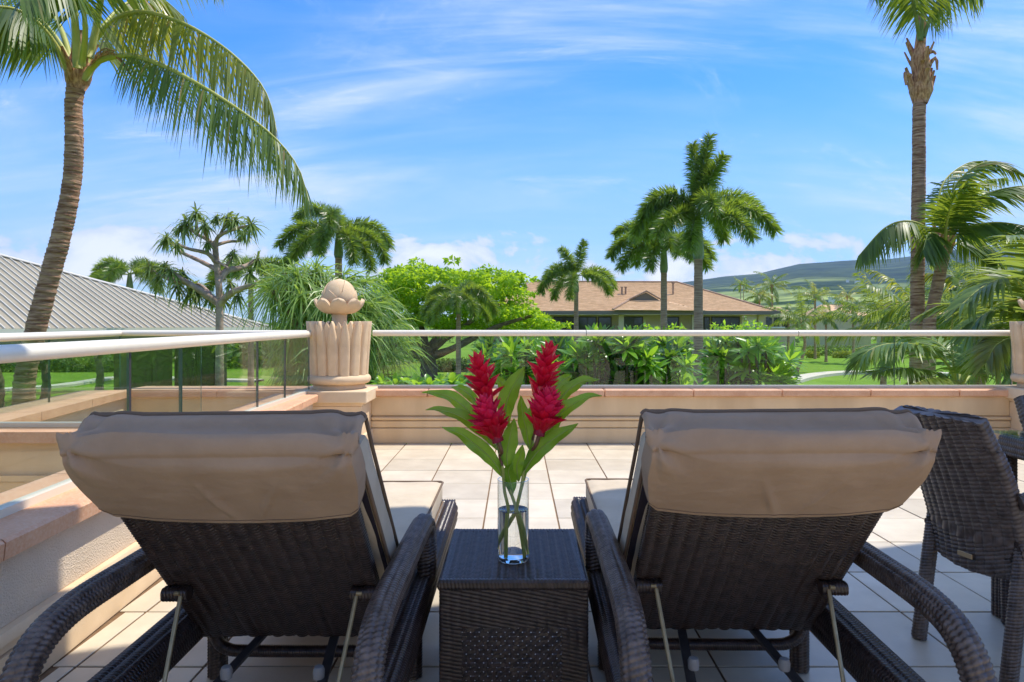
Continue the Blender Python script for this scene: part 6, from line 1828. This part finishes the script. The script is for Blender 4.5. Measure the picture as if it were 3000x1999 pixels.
# dense strap leaved screw pine behind the corner planter
YS = 13.5
b0 = P(960, 1100, YS); b0[2] = GROUND
sp_t = thing('screw_pine', 'dense screw pine of long drooping strap leaves behind the corner planter', 'tree', tuple(b0))
tufts = []
for k in range(74):
    for _ in range(60):
        x = rng.uniform(705, 1165); y = rng.uniform(770, 1120)
        e_ = ((x - 915) / 255) ** 2 + ((y - 985) / 235) ** 2
        if e_ < 1 and (x > 850 or y < 830) and (x > 790): break
    tufts.append((x, y, rng.uniform(-1.2, 1.3) * math.sqrt(max(0.1, 1 - e_))))
tufts += [(815, 800, .3), (830, 770, .2), (1010, 775, .1), (1075, 800, 0), (1120, 850, -.2), (1150, 920, -.3), (1165, 985, -.2), (1140, 1020, -.4), (925, 765, .2), (870, 790, -.4), (1080, 870, -.6), (1040, 940, -.8)]
for k, q in enumerate(tufts):
    c = P(q[0], q[1] + 25, YS + q[2])
    mb = MB(); cl = local(c, b0)
    ax = nrm(np.array((c[0] - P(920, 1000, YS)[0], (q[2]) * 0.6, 0.55)))
    rosette(mb, cl, ax, 44, 0.80, 0.036, (5, 122), 0.95, 0.12, PROF4)
    link('tuft', mb.mesh('tuft', True), [MT['pand']], sp_t)
    if k % 5 == 0:
        mbt = MB(); root = local(P(930 + rng.normal(0, 20), 1090, YS), b0); mbt.tube(smooth([root, (root + cl) / 2 + (0, 0, .1), cl], 10), np.linspace(.07, .04, 10), 8); put('limb', mbt, MT['branch'], sp_t, sharp=None)
put('trunk', ring_trunk([np.zeros(3), local(P(930, 1200, YS), b0), local(P(930, 1080, YS), b0)], 0.16, 0.10, ring=0.15, amp=.03, seg=12), MT['branch'], sp_t, sharp=None)

# ---------------------------------------------------------------- broadleaf trees
def tree(label, base, limbs, clumps, leaf, m='darkbark', size=0.28, W=0.55, group=None, cat='tree', name='shade_tree', dens=150, pr=PROF3, ncr=6):
    t = thing(name, label, cat, tuple(base), 0, group)
    mb = MB()
    for k, (pts_, r0, r1) in enumerate(limbs):
        p = smooth([local(q, base) for q in pts_], 14)
        wob = 1 + 0.10 * np.sin(np.arange(14) * 1.7 + k)
        if k == 0: put('trunk', MB().tube(p, np.linspace(r0, r1, 14) * wob, 12), MT[m], t, sharp=None)
        else: put('limb', MB().tube(p, np.linspace(r0, r1, 14) * wob, 8), MT[m], t, sharp=None)
    groups_ = [[] for _ in range(min(ncr, max(1, len(clumps))))]
    for k, c in enumerate(clumps): groups_[k * len(groups_) // len(clumps)].append(c)
    for gk in groups_:
        mb = MB()
        for c, rad in gk:
            rad = np.asarray(rad, float)
            n = int(dens * (rad[0] * rad[1] * rad[2]) ** (2 / 3) / 1.0) + 20
            clump(mb, local(c, base), rad, n, size, W, prof=pr)
        link('crown', mb.mesh('crown', False), [MT[leaf]], t)
    return t
# spreading bright tree
YK = 53.0
b0 = gnd(1257, YK)
def PK(x, y, d=0): return P(x, y, YK + d)
limbs = [([b0, PK(1257, 1085), PK(1252, 1040), PK(1250, 1015)], .75, .55)]
for pts_ in ([(1245, 1040), (1215, 1010, -1), (1190, 985, -2), (1150, 940, -2)], [(1250, 1020), (1235, 960, 1), (1220, 900, 2)], [(1262, 1030), (1300, 995, -1), (1370, 950, -2), (1420, 900, -2)], [(1258, 1025), (1290, 970, 2), (1340, 910, 2)], [(1265, 1045), (1330, 1020, -2), (1450, 960, -3), (1560, 925, -3)], [(1250, 1050), (1190, 1030, -1), (1150, 1000, -2)], [(1262, 1020), (1400, 930, 2), (1500, 890, 2)]):
    limbs.append(([PK(*q) for q in pts_], .34, .12))
cl = []
outl = [(1105, 900, 40), (1120, 850, 45), (1160, 812, 40), (1187, 795, 30), (1215, 800, 42), (1260, 792, 40), (1310, 795, 42), (1360, 800, 45), (1420, 810, 42), (1475, 808, 36), (1520, 830, 30), (1540, 842, 18), (1480, 850, 45), (1430, 870, 50), (1480, 900, 45), (1530, 905, 40), (1565, 925, 38), (1590, 945, 34), (1605, 965, 26), (1560, 965, 34), (1500, 960, 40), (1440, 935, 48), (1390, 900, 50), (1340, 880, 52), (1280, 860, 52), (1220, 850, 50), (1170, 880, 46), (1130, 930, 44), (1160, 950, 44), (1210, 930, 46), (1260, 920, 46), (1180, 985, 30), (1120, 975, 32), (1300, 945, 44), (1380, 960, 38), (1140, 830, 30), (1240, 770, 0), (1500, 815, 28), (1450, 790, 0), (1610, 955, 22), (1115, 1010, 22), (1330, 830, 46), (1200, 820, 44), (1390, 840, 46)]
for (x, y, r) in outl:
    if r <= 0: continue
    for d in (-3.2, 0.2, 3.4):
        rr = r / FPX * YK * (0.95 + 0.25 * rng.random())
        cl.append((PK(x + rng.normal(0, 16), y + rng.normal(0, 9) + abs(d) * 3, d * (0.6 + 0.6 * rng.random())), (rr * 1.05, rr * 1.05, rr * 0.36)))
        cl.append((PK(x + rng.normal(0, 34), y + rng.normal(0, 16), d * rng.random()), (rr * .6, rr * .6, rr * 0.24)))
tree('bright green spreading tree with umbrella crown and thick forked trunk', b0, limbs, cl, 'monkey', size=0.30, W=0.5, dens=230, ncr=10)

# glossy leaved shrubs just below the terrace
def frangipani(label, x0, x1, ytop, Y, nros, seed, trunk_px=None, L=0.36):
    xm = (x0 + x1) / 2
    b0 = gnd(xm, Y)
    t = thing('frangipani', label, 'shrub', tuple(b0), 0, 'glossy leaved shrubs beyond the glass')
    r_ = np.random.default_rng(seed)
    for k in range(nros):
        x = r_.uniform(x0, x1); f = (x - xm) / ((x1 - x0) / 2)
        ylo = ytop + 150
        y = ytop + 12 + 45 * f * f + (ylo - ytop) * r_.random() ** 1.4 * 0.9
        d = r_.uniform(-0.9, 0.9)
        c = P(x, y, Y + d)
        mb = MB(); ax = nrm(np.array((f * 0.5, -0.35 + 0.3 * r_.normal(), 0.9)))
        rosette(mb, local(c, b0), ax, 20, L * (0.85 + 0.3 * r_.random()), 0.105, (14, 100), 0.12, 0.22, PROFL)
        link('leaf_rosette', mb.mesh('leaf_rosette', True), [MT['plum_dark' if r_.random() < 0.35 else 'plum']], t)
        if k % 2 == 0:
            mbt = MB(); g0 = np.array((r_.normal(0, .25), r_.normal(0, .2), 0.0)); tip = local(c, b0)
            p = smooth([g0, g0 * 0.6 + tip * 0.45 + np.array((r_.normal(0, .12), 0, -0.2)), tip * 0.85 + np.array((0, 0, -.15)), tip], 12)
            mbt.tube(p, np.linspace(.075, .022, 12), 7); put('limb', mbt, MT['darkbark'], t, sharp=None)
    return t
for k, (x0, x1, yt, Y, n, lab) in enumerate((
        (1395, 1500, 1000, 17.5, 20, 'leafy shrub behind the upper left ginger flower'), (1470, 1590, 992, 16.0, 24, 'leafy shrub behind the middle of the bouquet'),
        (1580, 1700, 990, 15.2, 26, 'leafy shrub behind the tallest ginger flower'), (1680, 1800, 985, 15.0, 26, 'leafy shrub right of the tallest ginger flower'),
        (1780, 1900, 985, 14.6, 26, 'leafy shrub in the middle of the row, above the right chaise corner'), (1880, 2010, 985, 14.8, 26, 'leafy shrub just left of the tallest foxtail trunk'),
        (2070, 2190, 980, 16.5, 24, 'leafy shrub with bare dark stems right of the tallest foxtail trunk'), (2180, 2320, 985, 16.0, 26, 'leafy shrub with slanting stems at the right end of the row'))):
    frangipani(lab, x0, x1, yt, Y, n + 4, 40 + k, L=0.44)
# yellowish hedge tops seen above the rail
for (x0, x1, y, Y, lab) in ((1870, 1990, 958, 40, 'low leafy hedge top showing above the rail left of the tallest foxtail'), (2090, 2215, 948, 42, 'rounded leafy bush showing above the rail in front of the house end')):
    b0 = gnd((x0 + x1) / 2, Y)
    tree(lab, b0, [([b0, P((x0 + x1) / 2, 1000, Y)], .12, .06)], [(P(x, y + 22 + rng.normal(0, 5), Y + rng.normal(0, .4)), (.75, .7, .55)) for x in np.linspace(x0, x1, 6)] + [(P(x, y + 50, Y), (.8, .7, .7)) for x in np.linspace(x0, x1, 5)], 'plum', size=.3, W=.4, name='bush', cat='bush', group='bushes before the house', ncr=1)

# small trees on the left lawn
for k, (x_, Y, lab, lf_) in enumerate(((132, 39, 'small dark tree just right of the leaning palm seen through the side glass', 'hala'), (-5, 36, 'small dark tree at the left edge seen through the side glass', 'hala'), (290, 44, 'small leafy tree with twin trunks seen through the side glass', 'hedge'), (420, 52, 'small pale green tree beside the dark pavilion windows seen through the glass', 'pand'))):
    b0 = gnd(x_, Y)
    limbs = [([b0, b0 + (0.08, 0, 1.2), b0 + (-0.1, 0, 2.2)], .26, .18), ([b0 + (-0.1, 0, 2.1), b0 + (-.9, .3, 3.2), b0 + (-1.9, .2, 4.2)], .14, .05), ([b0 + (-0.1, 0, 2.1), b0 + (.7, -.3, 3.1), b0 + (1.7, 0, 4.2)], .14, .05)]
    cl = [(b0 + np.array((rng.normal(0, 1.7), rng.normal(0, 1.1), 4.3 + rng.normal(0, .5))), (.95, .9, .6)) for _ in range(13)]
    tree(lab, b0, limbs, cl, lf_, size=.36, W=.35, name='lawn_tree', group='small trees on the left lawn', ncr=2, dens=90)

# hedges and garden edges
def hedge(label, xs_, ys_, Y, h, leaf='hedge', size=0.24, name='hedge', n=26):
    b0 = gnd(sum(xs_) / 2, Y)
    t = thing(name, label, 'hedge', tuple(b0))
    mb = MB()
    for x in np.linspace(*xs_, n):
        clump(mb, local(np.array(((x - CX) / FPX * Y, Y + rng.normal(0, .25), GROUND + h * 0.5)), b0), (abs(xs_[1] - xs_[0]) / FPX * Y / n * 0.9 + .2, .6, h * 0.55), 150, size, .5)
    link('foliage', mb.mesh('foliage', False), [MT[leaf]], t)
    return t
hedge('dark clipped hedge across the far side of the right lawn', (2360, 2620), (0, 0), 92, 1.5)
hedge('yellow green shrubs before the dark hedge on the right lawn', (2450, 2490), (0, 0), 86, .9, 'hedge_y', n=6, name='shrubs')
hedge('yellow green shrub before the dark hedge near the young palm', (2370, 2392), (0, 0), 86, .9, 'hedge_y', n=4, name='shrubs')
hedge('dark bushes under the bright spreading tree', (1270, 1430), (0, 0), 62, 1.3, n=18)
hedge('dark bushes along the back of the left lawn', (-100, 420), (0, 0), 62, 1.6, n=40)
hedge('dark bushes along the foot of the house', (1430, 2060), (0, 0), 62, 1.5, n=40)
# broad leaved plants right behind the parapet glass
def ground_plants(label, xs_, y, Y, n, leaf='plum', L=.34):
    for k in range(n):
        x = xs_[0] + (xs_[1] - xs_[0]) * (k + .5) / n + rng.normal(0, 4)
        c = P(x, y + rng.normal(0, 7), Y + rng.normal(0, .3))
        b0 = c.copy(); b0[2] = GROUND
        lab = label % ('first second third fourth fifth sixth seventh eighth'.split()[k])
        t = thing('agave', lab, 'plant', tuple(b0), 0, label.replace('%s ', '').replace(' from the planter', ''))
        mb = MB(); rosette(mb, local(c, b0), (0, -.2, 1), 18, L, .11, (10, 95), .3, .25, PROFL); link('leaf_rosette', mb.mesh('leaf_rosette', True), [MT[leaf]], t)
        mb = MB(); mb.tube(smooth([np.zeros(3), local(c, b0) * .5 + (.08, 0, 0), local(c, b0)], 8), np.linspace(.06, .04, 8), 7); put('stem', mb, MT['darkbark'], t, sharp=None)
ground_plants('%s broad leaved plant from the planter, behind the base of the front glass', (1110, 1370), 1139, 11.0, 8, L=.28)

# a far belt of woodland between lawn and mountain
mb = MB()
for k in range(520):
    Yd = rng.uniform(130, 900); x = rng.uniform(-0.25, 1.05) * Yd
    if 0.02 < x / Yd < 0.36 and Yd < 160: continue
    h = rng.uniform(2.5, 6.0) * (1 if Yd < 300 else 1.5); w = h * rng.uniform(.8, 1.6)
    clump(mb, (x, Yd, GROUND + h * .5), (w, w, h * .62), 90, 0.9 * (1 if Yd < 300 else 2.2), .6)
wd_o = link('woodland', mb.mesh('woodland', False), [MT['hedge']]); tag(wd_o, kind='stuff')
mb = MB()
for k in range(170):
    x = rng.uniform(-1.15, -0.15); Yd = rng.uniform(66, 110)
    h = rng.uniform(2.2, 5); clump(mb, (x * Yd, Yd, GROUND + h * .5), (h, h, h * .6), 130, .7, .6)
tag(link('woodland', mb.mesh('woodland', False), [MT['hedge']]), kind='stuff')

# sea air: even haze that pales the mountain
m, t, o_ = newmat('haze_air')
pv_ = t.nodes.new('ShaderNodeVolumePrincipled')
pv_.inputs['Color'].default_value = (0.48, 0.68, 1.0, 1)
pv_.inputs['Density'].default_value = 5.0e-5
pv_.inputs['Anisotropy'].default_value = 0.1
t.links.new(pv_.outputs[0], o_.inputs['Volume'])
mb = MB(); mb.box((-9500, -9500, GROUND - 6), (9500 * 1.6, 9500, 1500))
hz_o = put('haze', mb, m, None, sm=False, sharp=None); tag(hz_o, kind='stuff')
